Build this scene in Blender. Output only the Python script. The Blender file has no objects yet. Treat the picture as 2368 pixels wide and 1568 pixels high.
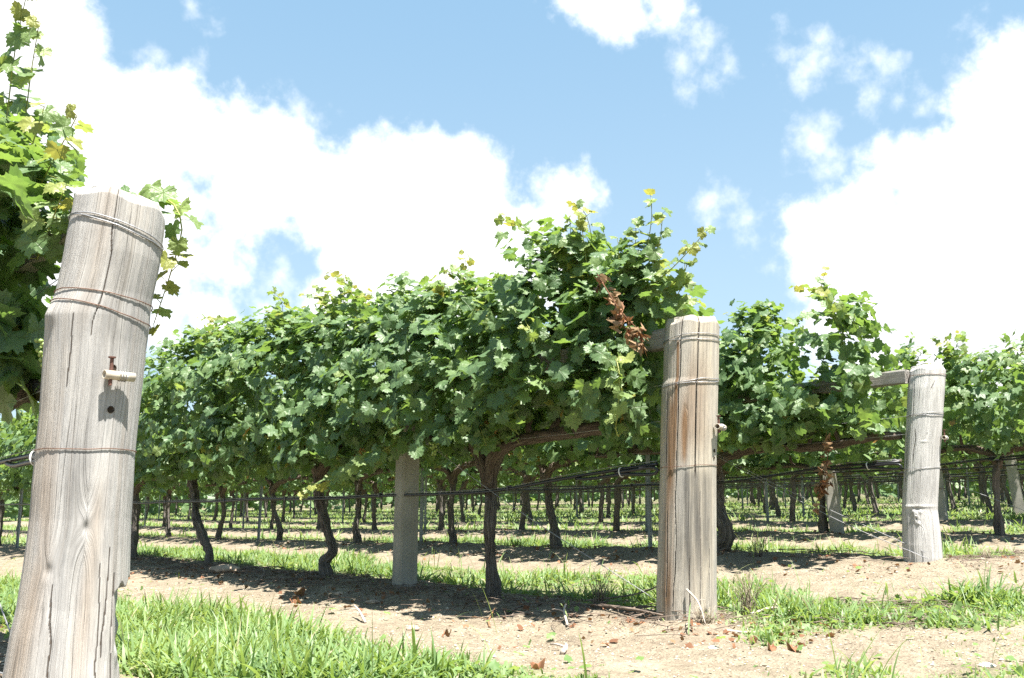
import bpy, math
import numpy as np
from mathutils import Vector, Matrix

S = bpy.context.scene
COL = S.collection
rad = math.radians

# ------------------------------------------------------------------ camera
YAW = 41.3            # viewing direction, degrees from +Y (row direction) towards +X (headland)
PITCH = 10.286
EYE = 0.56
cam = bpy.data.cameras.new('camera')
cam.lens = 32.85
cam.sensor_width = 36.0
cam.clip_start = 0.05
cam.clip_end = 3000
camo = bpy.data.objects.new('camera', cam)
COL.objects.link(camo)
camo.location = (0, 0, EYE)
camo.rotation_euler = (rad(90 + PITCH), 0, rad(-YAW))
S.camera = camo

# ------------------------------------------------------------------ sun, sky, exposure
SUN_EL = 69.0
SUN_AZ = 186          # compass style, from +Y towards +X
sd = bpy.data.lights.new('sun', 'SUN')
sd.energy = 4.8
sd.angle = rad(0.53)
sd.color = (1.0, 0.955, 0.88)
so = bpy.data.objects.new('sun', sd)
COL.objects.link(so)
to_sun = Vector((math.sin(rad(SUN_AZ)) * math.cos(rad(SUN_EL)), math.cos(rad(SUN_AZ)) * math.cos(rad(SUN_EL)), math.sin(rad(SUN_EL))))
so.rotation_euler = to_sun.to_track_quat('Z', 'Y').to_euler()
so.location = to_sun * 50

S.view_settings.view_transform = 'Standard'
S.view_settings.look = 'None'
S.view_settings.exposure = 2.0
S.view_settings.gamma = 1.0
S.cycles.max_bounces = 7
S.cycles.diffuse_bounces = 4
S.cycles.transmission_bounces = 6
S.cycles.transparent_max_bounces = 6
S.cycles.caustics_reflective = False
S.cycles.caustics_refractive = False
S.cycles.use_denoising = False

FPX, CXP, CYP = 2160.0, 1183.5, 784.0


def pix_dir(x, y):
    """world direction seen at a position of the 2367 px wide photograph (used once, to place the clouds on the sky)"""
    th, p = rad(YAW), rad(PITCH)
    fw = np.array([math.sin(th), math.cos(th), 0]); rt = np.array([math.cos(th), -math.sin(th), 0]); up = np.array([0, 0, 1.])
    F = fw * math.cos(p) + up * math.sin(p); U = -fw * math.sin(p) + up * math.cos(p)
    d = F * FPX + rt * (x - CXP) + U * (CYP - y)
    return d / np.linalg.norm(d)


CLOUD_HARD = [  # x, y, r of the cumulus heaps
    (60, 60, 150), (40, -40, 150), (130, 90, 108), (60, 250, 190), (200, 250, 110), (330, 260, 105), (400, 205, 55), (230, 420, 190), (450, 330, 110),
    (540, 285, 75), (600, 400, 150), (680, 370, 85), (760, 460, 130), (850, 400, 90), (900, 360, 62), (1000, 375, 85),
    (1085, 365, 72), (1120, 420, 60), (950, 500, 160), (1120, 530, 110), (1240, 520, 75), (1285, 455, 50), (1335, 445, 46),
    (1340, 500, 48), (1000, 650, 170), (860, 640, 110), (800, 700, 90), (1180, 640, 120), (1300, 600, 80), (330, 600, 130), (200, 640, 190),
    (400, 480, 90), (480, 735, 75), (380, 740, 90), (500, 612, 62), (450, 600, 50), (800, 560, 85),
    (1440, 5, 78), (1370, -30, 70), (1530, -30, 70),
    (2420, 300, 210), (2370, 170, 66), (2290, 330, 85), (2200, 390, 105), (2080, 380, 92), (2020, 450, 90), (1935, 500, 75), (1870, 510, 62),
    (2250, 560, 210), (2050, 600, 150), (1920, 600, 90), (1850, 560, 55), (2300, 760, 200), (2100, 780, 170), (1960, 760, 85), (1900, 800, 60), (2440, 900, 200)]
CLOUD_WISP = [
    (1880, 325, 46), (1930, 385, 42), (1835, 300, 22), (1735, 500, 20), (1742, 555, 19), (1785, 610, 24), (2020, 235, 34), (2075, 235, 30), (2130, 255, 34),
    (1868, 165, 38), (1905, 140, 22), (1960, 165, 23), (1630, 472, 18), (2232, 36, 16), (2045, 140, 16), (2215, 180, 22),
    (1612, 110, 24), (1578, 145, 19), (1680, 160, 14), (1588, 215, 17), (1640, 200, 11), (1560, 60, 18), (370, 130, 40), (320, 130, 30), (430, 150, 24),
    (490, 42, 14), (445, 20, 14), (1825, 50, 14), (620, 720, 34), (650, 635, 20), (690, 260, 30), (735, 280, 26), (1900, 85, 14), (1830, 130, 20)]


def build_world():
    w = bpy.data.worlds.new('World')
    S.world = w
    w.use_nodes = True
    w.cycles.sampling_method = 'MANUAL'
    w.cycles.sample_map_resolution = 512
    nt = w.node_tree
    nt.nodes.clear()
    N, L = nt.nodes.new, nt.links.new

    def math_(op, a, b=None, c=None, clamp=False):
        n = N('ShaderNodeMath'); n.operation = op; n.use_clamp = clamp
        for i, v in enumerate((a, b, c)):
            if v is None: continue
            if isinstance(v, (int, float)): n.inputs[i].default_value = v
            else: L(v, n.inputs[i])
        return n.outputs[0]
    tc = N('ShaderNodeTexCoord')
    sx = N('ShaderNodeSeparateXYZ'); L(tc.outputs['Generated'], sx.inputs[0])
    az = math_('ARCTAN2', sx.outputs[0], sx.outputs[1])
    el = math_('ARCSINE', sx.outputs[2])
    cb = N('ShaderNodeCombineXYZ'); L(az, cb.inputs[0]); L(el, cb.inputs[1])
    P = cb.outputs[0]

    def noise(scale, detail, rough, off=0.0):
        m = N('ShaderNodeVectorMath'); m.operation = 'ADD'; L(tc.outputs['Generated'], m.inputs[0]); m.inputs[1].default_value = (off, off * .7, off * 1.3)
        n = N('ShaderNodeTexNoise'); n.inputs['Scale'].default_value = scale; n.inputs['Detail'].default_value = detail; n.inputs['Roughness'].default_value = rough
        L(m.outputs[0], n.inputs['Vector'])
        return n.outputs['Fac']

    def field(blobs, k):
        prev = None
        for x, y, r in blobs:
            d = pix_dir(x, y)
            n = N('ShaderNodeVectorMath'); n.operation = 'DISTANCE'
            L(P, n.inputs[0]); n.inputs[1].default_value = (math.atan2(d[0], d[1]), math.asin(d[2]), 0)
            s = math_('SUBTRACT', n.outputs['Value'], (r + (7 if r > 40 else 0)) / 2230.0)
            prev = s if prev is None else math_('SMOOTH_MIN', prev, s, k)
        return prev
    n1 = noise(16, 10, .56); n2 = noise(52, 8, .6, 3.1); n3 = noise(9, 6, .6, 7.7)
    disp = math_('ADD', math_('MULTIPLY', math_('SUBTRACT', n1, .5), .10), math_('MULTIPLY', math_('SUBTRACT', n2, .5), .042))
    hard = math_('ADD', field(CLOUD_HARD, .012), disp)
    wisp = math_('ADD', math_('ADD', field(CLOUD_WISP, .008), math_('MULTIPLY', disp, 1.25)), .004)

    def ramp(v, a, b, x0=1.0, x1=0.0):
        n = N('ShaderNodeMapRange'); n.interpolation_type = 'SMOOTHSTEP'
        L(v, n.inputs[0]); n.inputs[1].default_value = a; n.inputs[2].default_value = b; n.inputs[3].default_value = x0; n.inputs[4].default_value = x1
        return n.outputs[0]
    mh = ramp(hard, -.030, .012)
    mw = math_('MULTIPLY', ramp(wisp, -.034, .020), .66)
    mask = math_('MAXIMUM', mh, mw, clamp=True)
    # cloud brightness: thick heaps with a few thin grey undersides
    body = ramp(math_('ADD', n3, math_('MULTIPLY', math_('SUBTRACT', n1, .5), .35)), .36, .62, 0.0, 1.0)
    deep = ramp(hard, -.065, -.02, 1.0, 0.0)
    low = ramp(el, .52, .20, 0.35, 1.0)
    shade = math_('MULTIPLY', math_('MULTIPLY', math_('MULTIPLY', body, deep), low), .62)
    cm = N('ShaderNodeMix'); cm.data_type = 'RGBA'
    L(shade, cm.inputs[0]); cm.inputs[6].default_value = (.40, .40, .40, 1); cm.inputs[7].default_value = (.185, .191, .212, 1)
    sky = N('ShaderNodeTexSky'); sky.sky_type = 'NISHITA'; sky.sun_disc = False
    sky.sun_elevation = rad(SUN_EL); sky.sun_rotation = rad(SUN_AZ); sky.air_density = 1.0; sky.dust_density = 1.2; sky.ozone_density = 1.0
    b1 = N('ShaderNodeBackground'); L(sky.outputs[0], b1.inputs[0]); b1.inputs[1].default_value = .055
    veil = N('ShaderNodeBackground'); vc = N('ShaderNodeMix'); vc.data_type = 'RGBA'; L(ramp(el, .02, .62, 0.0, 1.0), vc.inputs[0]); vc.inputs[6].default_value = (.165, .225, .262, 1); vc.inputs[7].default_value = (.098, .172, .240, 1); L(vc.outputs[2], veil.inputs[0]); veil.inputs[1].default_value = 1.0
    mx0 = N('ShaderNodeMixShader'); mx0.inputs[0].default_value = .72; L(b1.outputs[0], mx0.inputs[1]); L(veil.outputs[0], mx0.inputs[2])
    b2 = N('ShaderNodeBackground'); L(cm.outputs[2], b2.inputs[0]); b2.inputs[1].default_value = 1.0
    mx = N('ShaderNodeMixShader'); L(mask, mx.inputs[0]); L(mx0.outputs[0], mx.inputs[1]); L(b2.outputs[0], mx.inputs[2])
    out = N('ShaderNodeOutputWorld'); L(mx.outputs[0], out.inputs[0])


build_world()

# ------------------------------------------------------------------ numeric helpers
RNG = np.random.default_rng(11)


def _hash(ix, iy, iz, seed):
    h = (ix.astype(np.int64) * 374761393 + iy.astype(np.int64) * 668265263 + iz.astype(np.int64) * 2147483647 + seed * 974634777) & 0xffffffff
    h = ((h ^ (h >> 13)) * 1274126177) & 0xffffffff
    h = ((h ^ (h >> 16)) * 2246822519) & 0xffffffff
    return ((h ^ (h >> 15)) & 0xffffff) / float(0xffffff)


def vn(x, y=0., z=0., seed=0):
    """value noise in 0..1"""
    x, y, z = np.broadcast_arrays(np.asarray(x, float), np.asarray(y, float), np.asarray(z, float))
    ix, iy, iz = np.floor(x), np.floor(y), np.floor(z)
    fx, fy, fz = x - ix, y - iy, z - iz
    fx = fx * fx * (3 - 2 * fx); fy = fy * fy * (3 - 2 * fy); fz = fz * fz * (3 - 2 * fz)
    r = 0
    for a in (0, 1):
        for b in (0, 1):
            for c in (0, 1):
                r = r + _hash(ix + a, iy + b, iz + c, seed) * (fx if a else 1 - fx) * (fy if b else 1 - fy) * (fz if c else 1 - fz)
    return r


def fbm(x, y=0., z=0., seed=0, o=4, g=.5):
    r, a, t, f = 0, 1., 0., 1.
    for k in range(o):
        r = r + a * vn(np.asarray(x) * f, np.asarray(y) * f, np.asarray(z) * f, seed + k * 17); t += a; a *= g; f *= 2.03
    return r / t


def sstep(a, b, x):
    t = np.clip((np.asarray(x, float) - a) / (b - a), 0, 1)
    return t * t * (3 - 2 * t)


def nrm(v):
    return v / (np.linalg.norm(v, axis=-1, keepdims=True) + 1e-9)


def mesh_data(name, V, Fs, mat, var=None, tuv=None, smooth=True):
    V = np.asarray(V, np.float32)
    if not isinstance(Fs, list): Fs = [Fs]
    Fs = [np.asarray(F, np.int32) for F in Fs if len(F)]
    loops = np.concatenate([F.ravel() for F in Fs])
    sizes = np.concatenate([np.full(len(F), F.shape[1], np.int32) for F in Fs])
    starts = np.concatenate([[0], np.cumsum(sizes)[:-1]]).astype(np.int32)
    me = bpy.data.meshes.new(name)
    me.vertices.add(len(V)); me.vertices.foreach_set('co', V.ravel())
    me.loops.add(len(loops)); me.loops.foreach_set('vertex_index', loops)
    me.polygons.add(len(sizes)); me.polygons.foreach_set('loop_start', starts)
    me.update(calc_edges=True)
    me.polygons.foreach_set('use_smooth', np.full(len(sizes), smooth, bool))
    if var is not None:
        a = me.attributes.new('var', 'FLOAT', 'POINT'); a.data.foreach_set('value', np.asarray(var, np.float32))
    if tuv is not None:
        a = me.attributes.new('tuv', 'FLOAT_VECTOR', 'POINT'); a.data.foreach_set('vector', np.asarray(tuv, np.float32).ravel())
    me.materials.append(mat)
    return me


def link(name, me, parent=None):
    o = bpy.data.objects.new(name, me)
    COL.objects.link(o)
    if parent is not None: o.parent = parent
    return o


def mk(name, V, Fs, mat, parent=None, **k):
    return link(name, mesh_data(name, V, Fs, mat, **k), parent)


def tag(o, label=None, cat=None, group=None, kind=None):
    if label: o['label'] = label
    if cat: o['category'] = cat
    if group: o['group'] = group
    if kind: o['kind'] = kind
    return o


def thing(name, loc, label, cat, group=None):
    o = bpy.data.objects.new(name, None)
    o.empty_display_size = .1
    COL.objects.link(o); o.location = loc
    return tag(o, label, cat, group)


class Geo:
    """collects pieces into one mesh"""
    def __init__(s): s.V, s.F, s.A, s.T, s.n = [], {}, [], [], 0

    def add(s, V, Fs, var=0., tuv=None):
        V = np.asarray(V, float)
        for F in (Fs if isinstance(Fs, list) else [Fs]):
            F = np.asarray(F)
            if len(F): s.F.setdefault(F.shape[1], []).append(F + s.n)
        s.V.append(V); s.A.append(np.broadcast_to(var, (len(V),)))
        s.T.append(np.zeros((len(V), 3)) if tuv is None else tuv)
        s.n += len(V)

    def data(s, name, mat, smooth=True):
        return mesh_data(name, np.concatenate(s.V), [np.concatenate(f) for f in s.F.values()], mat, np.concatenate(s.A), np.concatenate(s.T), smooth)

    def build(s, name, mat, parent=None, smooth=True):
        return link(name, s.data(name, mat, smooth), parent)


def resample(path, step):
    path = np.asarray(path, float)
    n = len(path)
    if n < 3:
        dense = path[0] + (path[-1] - path[0]) * np.linspace(0, 1, 40)[:, None]
    else:  # Catmull-Rom
        p = np.vstack([2 * path[0] - path[1], path, 2 * path[-1] - path[-2]])
        seg = []
        t = np.linspace(0, 1, 24, endpoint=False)[:, None]
        for i in range(n - 1):
            a, b, c, d = p[i], p[i + 1], p[i + 2], p[i + 3]
            seg.append(.5 * ((2 * b) + (c - a) * t + (2 * a - 5 * b + 4 * c - d) * t ** 2 + (3 * b - a - 3 * c + d) * t ** 3))
        dense = np.vstack(seg + [path[-1:]])
    s = np.concatenate([[0], np.cumsum(np.linalg.norm(np.diff(dense, axis=0), axis=1))])
    m = max(2, int(round(s[-1] / step)) + 1)
    q = np.linspace(0, s[-1], m)
    return np.stack([np.interp(q, s, dense[:, k]) for k in range(3)], 1), q / max(s[-1], 1e-9), q


def tube(path, radii, sides=8, step=.05, bark=0., seed=0, cap=True, straight=False):
    """swept tube; radii is a list interpolated along the length; bark = relative relief"""
    if straight:
        P = np.asarray(path, float); q = np.concatenate([[0], np.cumsum(np.linalg.norm(np.diff(P, axis=0), axis=1))]); t = q / q[-1]
    else:
        P, t, q = resample(path, step)
    n = len(P)
    r = np.interp(t, np.linspace(0, 1, len(np.atleast_1d(radii))), np.atleast_1d(radii)) if len(np.atleast_1d(radii)) > 1 else np.full(n, float(np.atleast_1d(radii)[0]))
    T = nrm(np.gradient(P, axis=0))
    ref = np.array([1., 0, 0]) if abs(T[0][0]) < .8 else np.array([0, 1., 0])
    A = np.zeros((n, 3)); B = np.zeros((n, 3))
    a = nrm(ref - T[0] * (ref @ T[0]))
    for i in range(n):
        a = a - T[i] * (a @ T[i]); a = a / np.linalg.norm(a)
        A[i] = a; B[i] = np.cross(T[i], a)
    th = np.linspace(0, 2 * np.pi, sides, endpoint=False)
    c, s_ = np.cos(th), np.sin(th)
    R = np.repeat(r[:, None], sides, 1)
    if bark > 0:
        cc, ss, qq = np.broadcast_to(c, R.shape), np.broadcast_to(s_, R.shape), np.broadcast_to(q[:, None], R.shape)
        tw = qq * 2.0
        c2, s2 = np.cos(th[None] + tw), np.sin(th[None] + tw)
        R = R * (1 + bark * (1.5 * (vn(cc * 1.3 + 9, ss * 1.3, qq * 6, seed) - .5) + 1.3 * (vn(c2 * 5 + 3, s2 * 5, qq * 5, seed + 5) - .5) + .8 * (vn(c2 * 11 + 3, s2 * 11, qq * 12, seed + 8) - .5)))
    V = P[:, None] + R[..., None] * (A[:, None] * c[None, :, None] + B[:, None] * s_[None, :, None])
    i = np.arange(n - 1)[:, None] * sides; j = np.arange(sides)[None]; j2 = (j + 1) % sides
    F = np.stack([i + j, i + j2, i + sides + j2, i + sides + j], -1).reshape(-1, 4)
    tuv = np.stack([np.broadcast_to(c, R.shape), np.broadcast_to(s_, R.shape), np.broadcast_to(q[:, None], R.shape)], -1).reshape(-1, 3)
    V = V.reshape(-1, 3)
    Fs = [F]
    if cap:
        V = np.vstack([V, P[:1], P[-1:]]); tuv = np.vstack([tuv, [[0, 0, 0]], [[0, 0, q[-1]]]])
        k = np.arange(sides); k2 = (k + 1) % sides; m = n * sides
        Fs.append(np.stack([k2, k, np.full(sides, m)], 1)); Fs.append(np.stack([(n - 1) * sides + k, (n - 1) * sides + k2, np.full(sides, m + 1)], 1))
    return V, Fs, tuv


def box(lo, hi):
    x0, y0, z0 = lo; x1, y1, z1 = hi
    V = np.array([(x0, y0, z0), (x1, y0, z0), (x1, y1, z0), (x0, y1, z0), (x0, y0, z1), (x1, y0, z1), (x1, y1, z1), (x0, y1, z1)], float)
    F = np.array([(0, 3, 2, 1), (4, 5, 6, 7), (0, 1, 5, 4), (1, 2, 6, 5), (2, 3, 7, 6), (3, 0, 4, 7)])
    return V, F


# ------------------------------------------------------------------ materials
class Mat:
    def __init__(s, name):
        s.m = bpy.data.materials.new(name); s.m.use_nodes = True
        s.nt = s.m.node_tree; s.nt.nodes.clear()
        s.out = s.n('ShaderNodeOutputMaterial')

    def n(s, t, **k):
        n = s.nt.nodes.new(t)
        for a, v in k.items(): setattr(n, a, v)
        return n

    def put(s, n, i, v):
        if v is None: return
        if hasattr(v, 'is_linked') or isinstance(v, bpy.types.NodeSocket): s.nt.links.new(v, n.inputs[i])
        else: n.inputs[i].default_value = v

    def math(s, op, a, b=None, clamp=False):
        n = s.n('ShaderNodeMath', operation=op, use_clamp=clamp); s.put(n, 0, a); s.put(n, 1, b); return n.outputs[0]

    def attr(s, name):
        return s.n('ShaderNodeAttribute', attribute_name=name)

    def obj(s): return s.n('ShaderNodeTexCoord').outputs['Object']

    def pos(s): return s.n('ShaderNodeNewGeometry').outputs['Position']

    def scale(s, v, sc, off=(0, 0, 0)):
        n = s.n('ShaderNodeVectorMath', operation='MULTIPLY_ADD'); s.put(n, 0, v); n.inputs[1].default_value = sc; n.inputs[2].default_value = off; return n.outputs[0]

    def noise(s, v, scale=1., detail=4., rough=.55, dist=0.):
        n = s.n('ShaderNodeTexNoise'); s.put(n, 'Vector', v); n.inputs['Scale'].default_value = scale; n.inputs['Detail'].default_value = detail
        n.inputs['Roughness'].default_value = rough; n.inputs['Distortion'].default_value = dist
        return n.outputs['Fac']

    def voro(s, v, scale):
        n = s.n('ShaderNodeTexVoronoi'); s.put(n, 'Vector', v); n.inputs['Scale'].default_value = scale; return n

    def ramp(s, fac, stops, interp='LINEAR'):
        n = s.n('ShaderNodeValToRGB'); n.color_ramp.interpolation = interp
        e = n.color_ramp.elements
        while len(e) < len(stops): e.new(.5)
        for q, (p, c) in zip(e, stops):
            q.position = p; q.color = (c, c, c, 1) if isinstance(c, (int, float)) else (*c, 1)
        s.put(n, 0, fac); return n.outputs[0]

    def mix(s, f, a, b, blend='MIX'):
        n = s.n('ShaderNodeMix', data_type='RGBA', blend_type=blend); s.put(n, 0, f)
        for i, v in ((6, a), (7, b)): s.put(n, i, (*v, 1) if isinstance(v, tuple) and len(v) == 3 else v)
        return n.outputs[2]

    def bump(s, h, strength=.5, dist=.01):
        n = s.n('ShaderNodeBump'); n.inputs['Strength'].default_value = strength; n.inputs['Distance'].default_value = dist; s.put(n, 'Height', h); return n.outputs[0]

    def bsdf(s, color, rough=.8, spec=.3, normal=None, metal=0.):
        n = s.n('ShaderNodeBsdfPrincipled')
        s.put(n, 'Base Color', (*color, 1) if isinstance(color, tuple) else color); s.put(n, 'Roughness', rough); n.inputs['Specular IOR Level'].default_value = spec
        n.inputs['Metallic'].default_value = metal
        if normal is not None: s.put(n, 'Normal', normal)
        return n.outputs[0]

    def end(s, sh):
        s.nt.links.new(sh, s.out.inputs[0]); return s.m


def plain(name, col, rough=.6, spec=.4, metal=0., vary=.25, scale=30.):
    m = Mat(name)
    f = m.noise(m.obj(), scale, 4)
    c = m.mix(m.ramp(f, [(.3, 0.), (.7, 1.)]), tuple(x * (1 - vary) for x in col), tuple(min(1, x * (1 + vary)) for x in col))
    return m.end(m.bsdf(c, rough, spec, m.bump(f, .2, .004), metal))


def leaf_material(name, stops, trans, tr_amt=.38, rough=.46, spec=.45, back=1.35, vein=True):
    m = Mat(name)
    v = m.attr('var').outputs['Fac']
    col = m.ramp(v, stops)
    tr = m.ramp(v, trans)
    uv = m.attr('tuv').outputs['Vector']
    nz = m.noise(m.scale(uv, (1, 1, 0)), 4, 3, .5)
    nrmn = None
    if vein:
        sp = m.n('ShaderNodeSeparateXYZ'); m.put(sp, 0, uv)
        ang = m.math('ARCTAN2', sp.outputs[0], sp.outputs[1])
        k = m.math('ABSOLUTE', m.math('SINE', m.math('MULTIPLY', ang, 3.1)))
        rr = m.math('SQRT', m.math('ADD', m.math('MULTIPLY', sp.outputs[0], sp.outputs[0]), m.math('MULTIPLY', sp.outputs[1], sp.outputs[1])))
        w = m.math('MULTIPLY', k, rr)
        ve = m.ramp(w, [(.0, 1.), (.045, 0.)])
        col = m.mix(m.math('MULTIPLY', ve, .45), col, (.20, .26, .10))
        nrmn = m.bump(m.math('SUBTRACT', nz, m.math('MULTIPLY', ve, .35)), .55, .012)
    col = m.mix(m.ramp(nz, [(.35, 0.), (.7, .3)]), col, m.mix(.35, col, (.13, .19, .10)))
    g = m.n('ShaderNodeNewGeometry')
    colb = m.mix(1., col, (back, back, back * .95), 'MULTIPLY')
    colb = m.mix(.25, colb, (.17, .21, .12))
    cc = m.mix(g.outputs['Backfacing'], col, colb)
    b = m.bsdf(cc, rough, spec, nrmn)
    t = m.n('ShaderNodeBsdfTranslucent'); m.put(t, 'Color', tr)
    mx = m.n('ShaderNodeMixShader'); mx.inputs[0].default_value = tr_amt
    m.nt.links.new(b, mx.inputs[1]); m.nt.links.new(t.outputs[0], mx.inputs[2])
    return m.end(mx.outputs[0])


M_LEAF = leaf_material('vine_leaf', [(0., (.074, .132, .060)), (.35, (.110, .182, .074)), (.6, (.145, .215, .076)), (.8, (.19, .255, .075)), (.9, (.25, .27, .06)), (1., (.28, .13, .03))],
                       [(0., (.16, .28, .05)), (.6, (.25, .37, .06)), (.85, (.36, .43, .08)), (1., (.4, .2, .03))])
M_DEAD = leaf_material('dried_leaf', [(0., (.13, .058, .034)), (.5, (.23, .11, .062)), (1., (.33, .19, .12))], [(0., (.25, .1, .03)), (1., (.4, .2, .08))], .15, .8, .15, 1.1, False)
M_GRASS = leaf_material('grass_blade', [(0., (.078, .150, .046)), (.4, (.132, .218, .066)), (.75, (.205, .285, .095)), (.9, (.36, .36, .19)), (1., (.44, .38, .26))],
                        [(0., (.26, .40, .06)), (.8, (.46, .55, .13)), (1., (.4, .35, .2))], .36, .5, .4, 1.1, False)
M_STRAW = leaf_material('dry_stalk', [(0., (.16, .12, .08)), (.5, (.3, .25, .18)), (1., (.5, .45, .36))], [(0., (.2, .15, .1)), (1., (.4, .35, .25))], .1, .8, .2, 1., False)


def bark_material(name, dark, mid, light):
    m = Mat(name)
    uv = m.attr('tuv').outputs['Vector']
    a = m.noise(m.scale(uv, (8, 8, 5)), 1, 6, .65, .8)
    b = m.noise(m.scale(uv, (2.2, 2.2, 4)), 1, 4, .6)
    f = m.noise(m.scale(uv, (14, 14, 16)), 1, 4, .6, .4)
    c = m.ramp(a, [(.33, dark), (.5, mid), (.68, light)])
    c = m.mix(m.ramp(b, [(.4, 0.), (.7, .5)]), c, tuple(x * .6 for x in mid))
    h = m.math('ADD', a, m.math('MULTIPLY', f, .6))
    return m.end(m.bsdf(c, .92, .12, m.bump(h, .9, .012)))


M_BARK = bark_material('vine_bark', (.042, .036, .032), (.130, .114, .100), (.28, .255, .23))
M_BARK_RED = bark_material('cordon_bark', (.045, .035, .028), (.13, .10, .08), (.27, .23, .19))
M_CANE = plain('green_shoot', (.23, .24, .06), .5, .4, 0, .3, 40)
M_CANE_BROWN = plain('brown_shoot', (.22, .12, .06), .6, .3, 0, .3, 40)
M_TWIG = plain('dead_twig', (.16, .125, .10), .85, .15, 0, .5, 18)
M_TWIG_PALE = plain('bleached_cane', (.36, .31, .27), .85, .15, 0, .35, 18)
M_WIRE = plain('galvanised_wire', (.30, .30, .31), .5, .5, .6, .3, 60)
M_WIRE_RUST = plain('rusty_wire', (.15, .09, .065), .7, .3, .3, .3, 60)
M_HOSE = plain('black_polypipe', (.014, .014, .017), .38, .5, 0, .3, 8)
M_TIE = plain('white_ring', (.62, .62, .58), .5, .4, 0, .08, 30)
M_STEEL = plain('galvanised_steel', (.20, .225, .235), .55, .5, .35, .2, 25)
M_PIPE = plain('worn_pipe', (.42, .37, .30), .6, .4, .1, .25, 35)
M_RUST = plain('rusty_nail', (.13, .065, .05), .75, .3, .2, .3, 60)
M_HOLE = plain('dark_hole_disc', (.035, .025, .018), .9, .1, 0, .2, 60)  # near-black colour stands in for the shade inside a hole
M_GRAPE = Mat('green_grape')
_b = M_GRAPE.n('ShaderNodeBsdfPrincipled'); _b.inputs['Base Color'].default_value = (.26, .34, .10, 1); _b.inputs['Roughness'].default_value = .35
_b.inputs['Subsurface Weight'].default_value = .25; _b.inputs['Subsurface Radius'].default_value = (.006, .008, .003); _b.inputs['Subsurface Scale'].default_value = 1.0
M_GRAPE = M_GRAPE.end(_b.outputs[0])
M_ROCK = plain('field_stone', (.33, .26, .20), .9, .2, 0, .35, 12)
M_ROCK_PALE = plain('pale_stone', (.55, .50, .42), .9, .2, 0, .25, 14)


def wood_material(name, pale, tan, grey, stain, stain_amt, seed=0.):
    """weathered post: long grain streaks round the trunk axis, tan and grey patches, brown runs of stain"""
    m = Mat(name)
    uv = m.attr('tuv').outputs['Vector']
    o = (seed, seed * .37, seed * .71)
    g1 = m.noise(m.scale(uv, (15, 15, 1.7), o), 1, 7, .68, .5)
    g2 = m.noise(m.scale(uv, (42, 42, 4.0), o), 1, 5, .7, .4)
    pat = m.noise(m.scale(uv, (1.3, 1.3, .9), o), 1, 3, .5, .3)
    run = m.noise(m.scale(uv, (3.6, 3.6, .55), (o[1] + 5, o[2], o[0])), 1, 4, .55, .4)
    c = m.mix(m.ramp(pat, [(.38, 0.), (.62, 1.)]), grey, tan)
    c = m.mix(m.ramp(g1, [(.30, 0.), (.72, .75)]), c, pale)
    blot = m.noise(m.scale(uv, (4, 4, 5), o), 1, 5, .65)
    c = m.mix(m.ramp(blot, [(.40, .5), (.56, 0.)]), c, tuple(x * .72 for x in grey))
    c = m.mix(m.math('MULTIPLY', m.ramp(run, [(.52, 0.), (.68, 1.)]), stain_amt), c, stain)
    sv = m.attr('var').outputs['Fac']
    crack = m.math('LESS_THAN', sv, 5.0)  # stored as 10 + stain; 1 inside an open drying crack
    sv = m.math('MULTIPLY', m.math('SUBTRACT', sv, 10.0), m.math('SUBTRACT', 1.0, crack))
    brk = m.ramp(g1, [(.30, .55), (.55, 1.)])
    c = m.mix(m.math('MULTIPLY', m.math('MULTIPLY', sv, 1.15, True), brk, True), c, m.mix(m.ramp(g2, [(.4, 0.), (.62, 1.)]), stain, tuple(x * 1.7 for x in stain)))
    c = m.mix(m.math('MULTIPLY', m.math('MULTIPLY', sv, -1.1, True), m.ramp(g1, [(.35, 1.), (.75, .4)]), True), c, m.mix(m.ramp(g2, [(.50, 0.), (.85, .5)]), (.065, .063, .061), tuple(x * .75 for x in grey)))
    fine = m.ramp(g2, [(.29, (.68, .66, .64)), (.43, (.90, .89, .88)), (.57, (1., 1., 1.))])
    c = m.mix(.8, c, fine, 'MULTIPLY')
    chk = m.voro(m.scale(uv, (9, 9, .55), o), 1)
    v = m.n('ShaderNodeTexVoronoi', feature='DISTANCE_TO_EDGE'); m.put(v, 'Vector', m.scale(uv, (5.5, 5.5, .38), o)); v.inputs['Scale'].default_value = 1.0
    lines = m.math('MULTIPLY', m.ramp(v.outputs['Distance'], [(0., 1.), (.02, 0.)]), m.ramp(g1, [(.45, 0.), (.62, 1.)]))
    c = m.mix(m.math('MULTIPLY', lines, .55), c, (.10, .08, .065))
    c = m.mix(crack, c, (.085, .068, .055))  # shade inside the cracks painted in as dark brown
    h = m.math('ADD', m.math('ADD', g1, m.math('MULTIPLY', g2, .8)), m.math('MULTIPLY', lines, -1.2))
    return m.end(m.bsdf(c, .85, .18, m.bump(h, .7, .007)))


M_WOOD_A = wood_material('weathered_wood_grey', (.47, .46, .44), (.40, .37, .33), (.335, .328, .32), (.225, .180, .140), .35, seed=1.3)
M_WOOD_B = wood_material('weathered_wood_stained', (.48, .445, .385), (.43, .375, .29), (.37, .35, .315), (.151, .090, .049), .2, seed=4.1)
M_WOOD_C = wood_material('weathered_wood_white', (.54, .53, .515), (.49, .475, .45), (.43, .42, .41), (.302, .288, .261), .3, seed=8.2)
M_RAIL = wood_material('weathered_rail', (.38, .36, .33), (.30, .27, .23), (.22, .21, .195), (.15, .13, .11), .5, seed=2.2)


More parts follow.
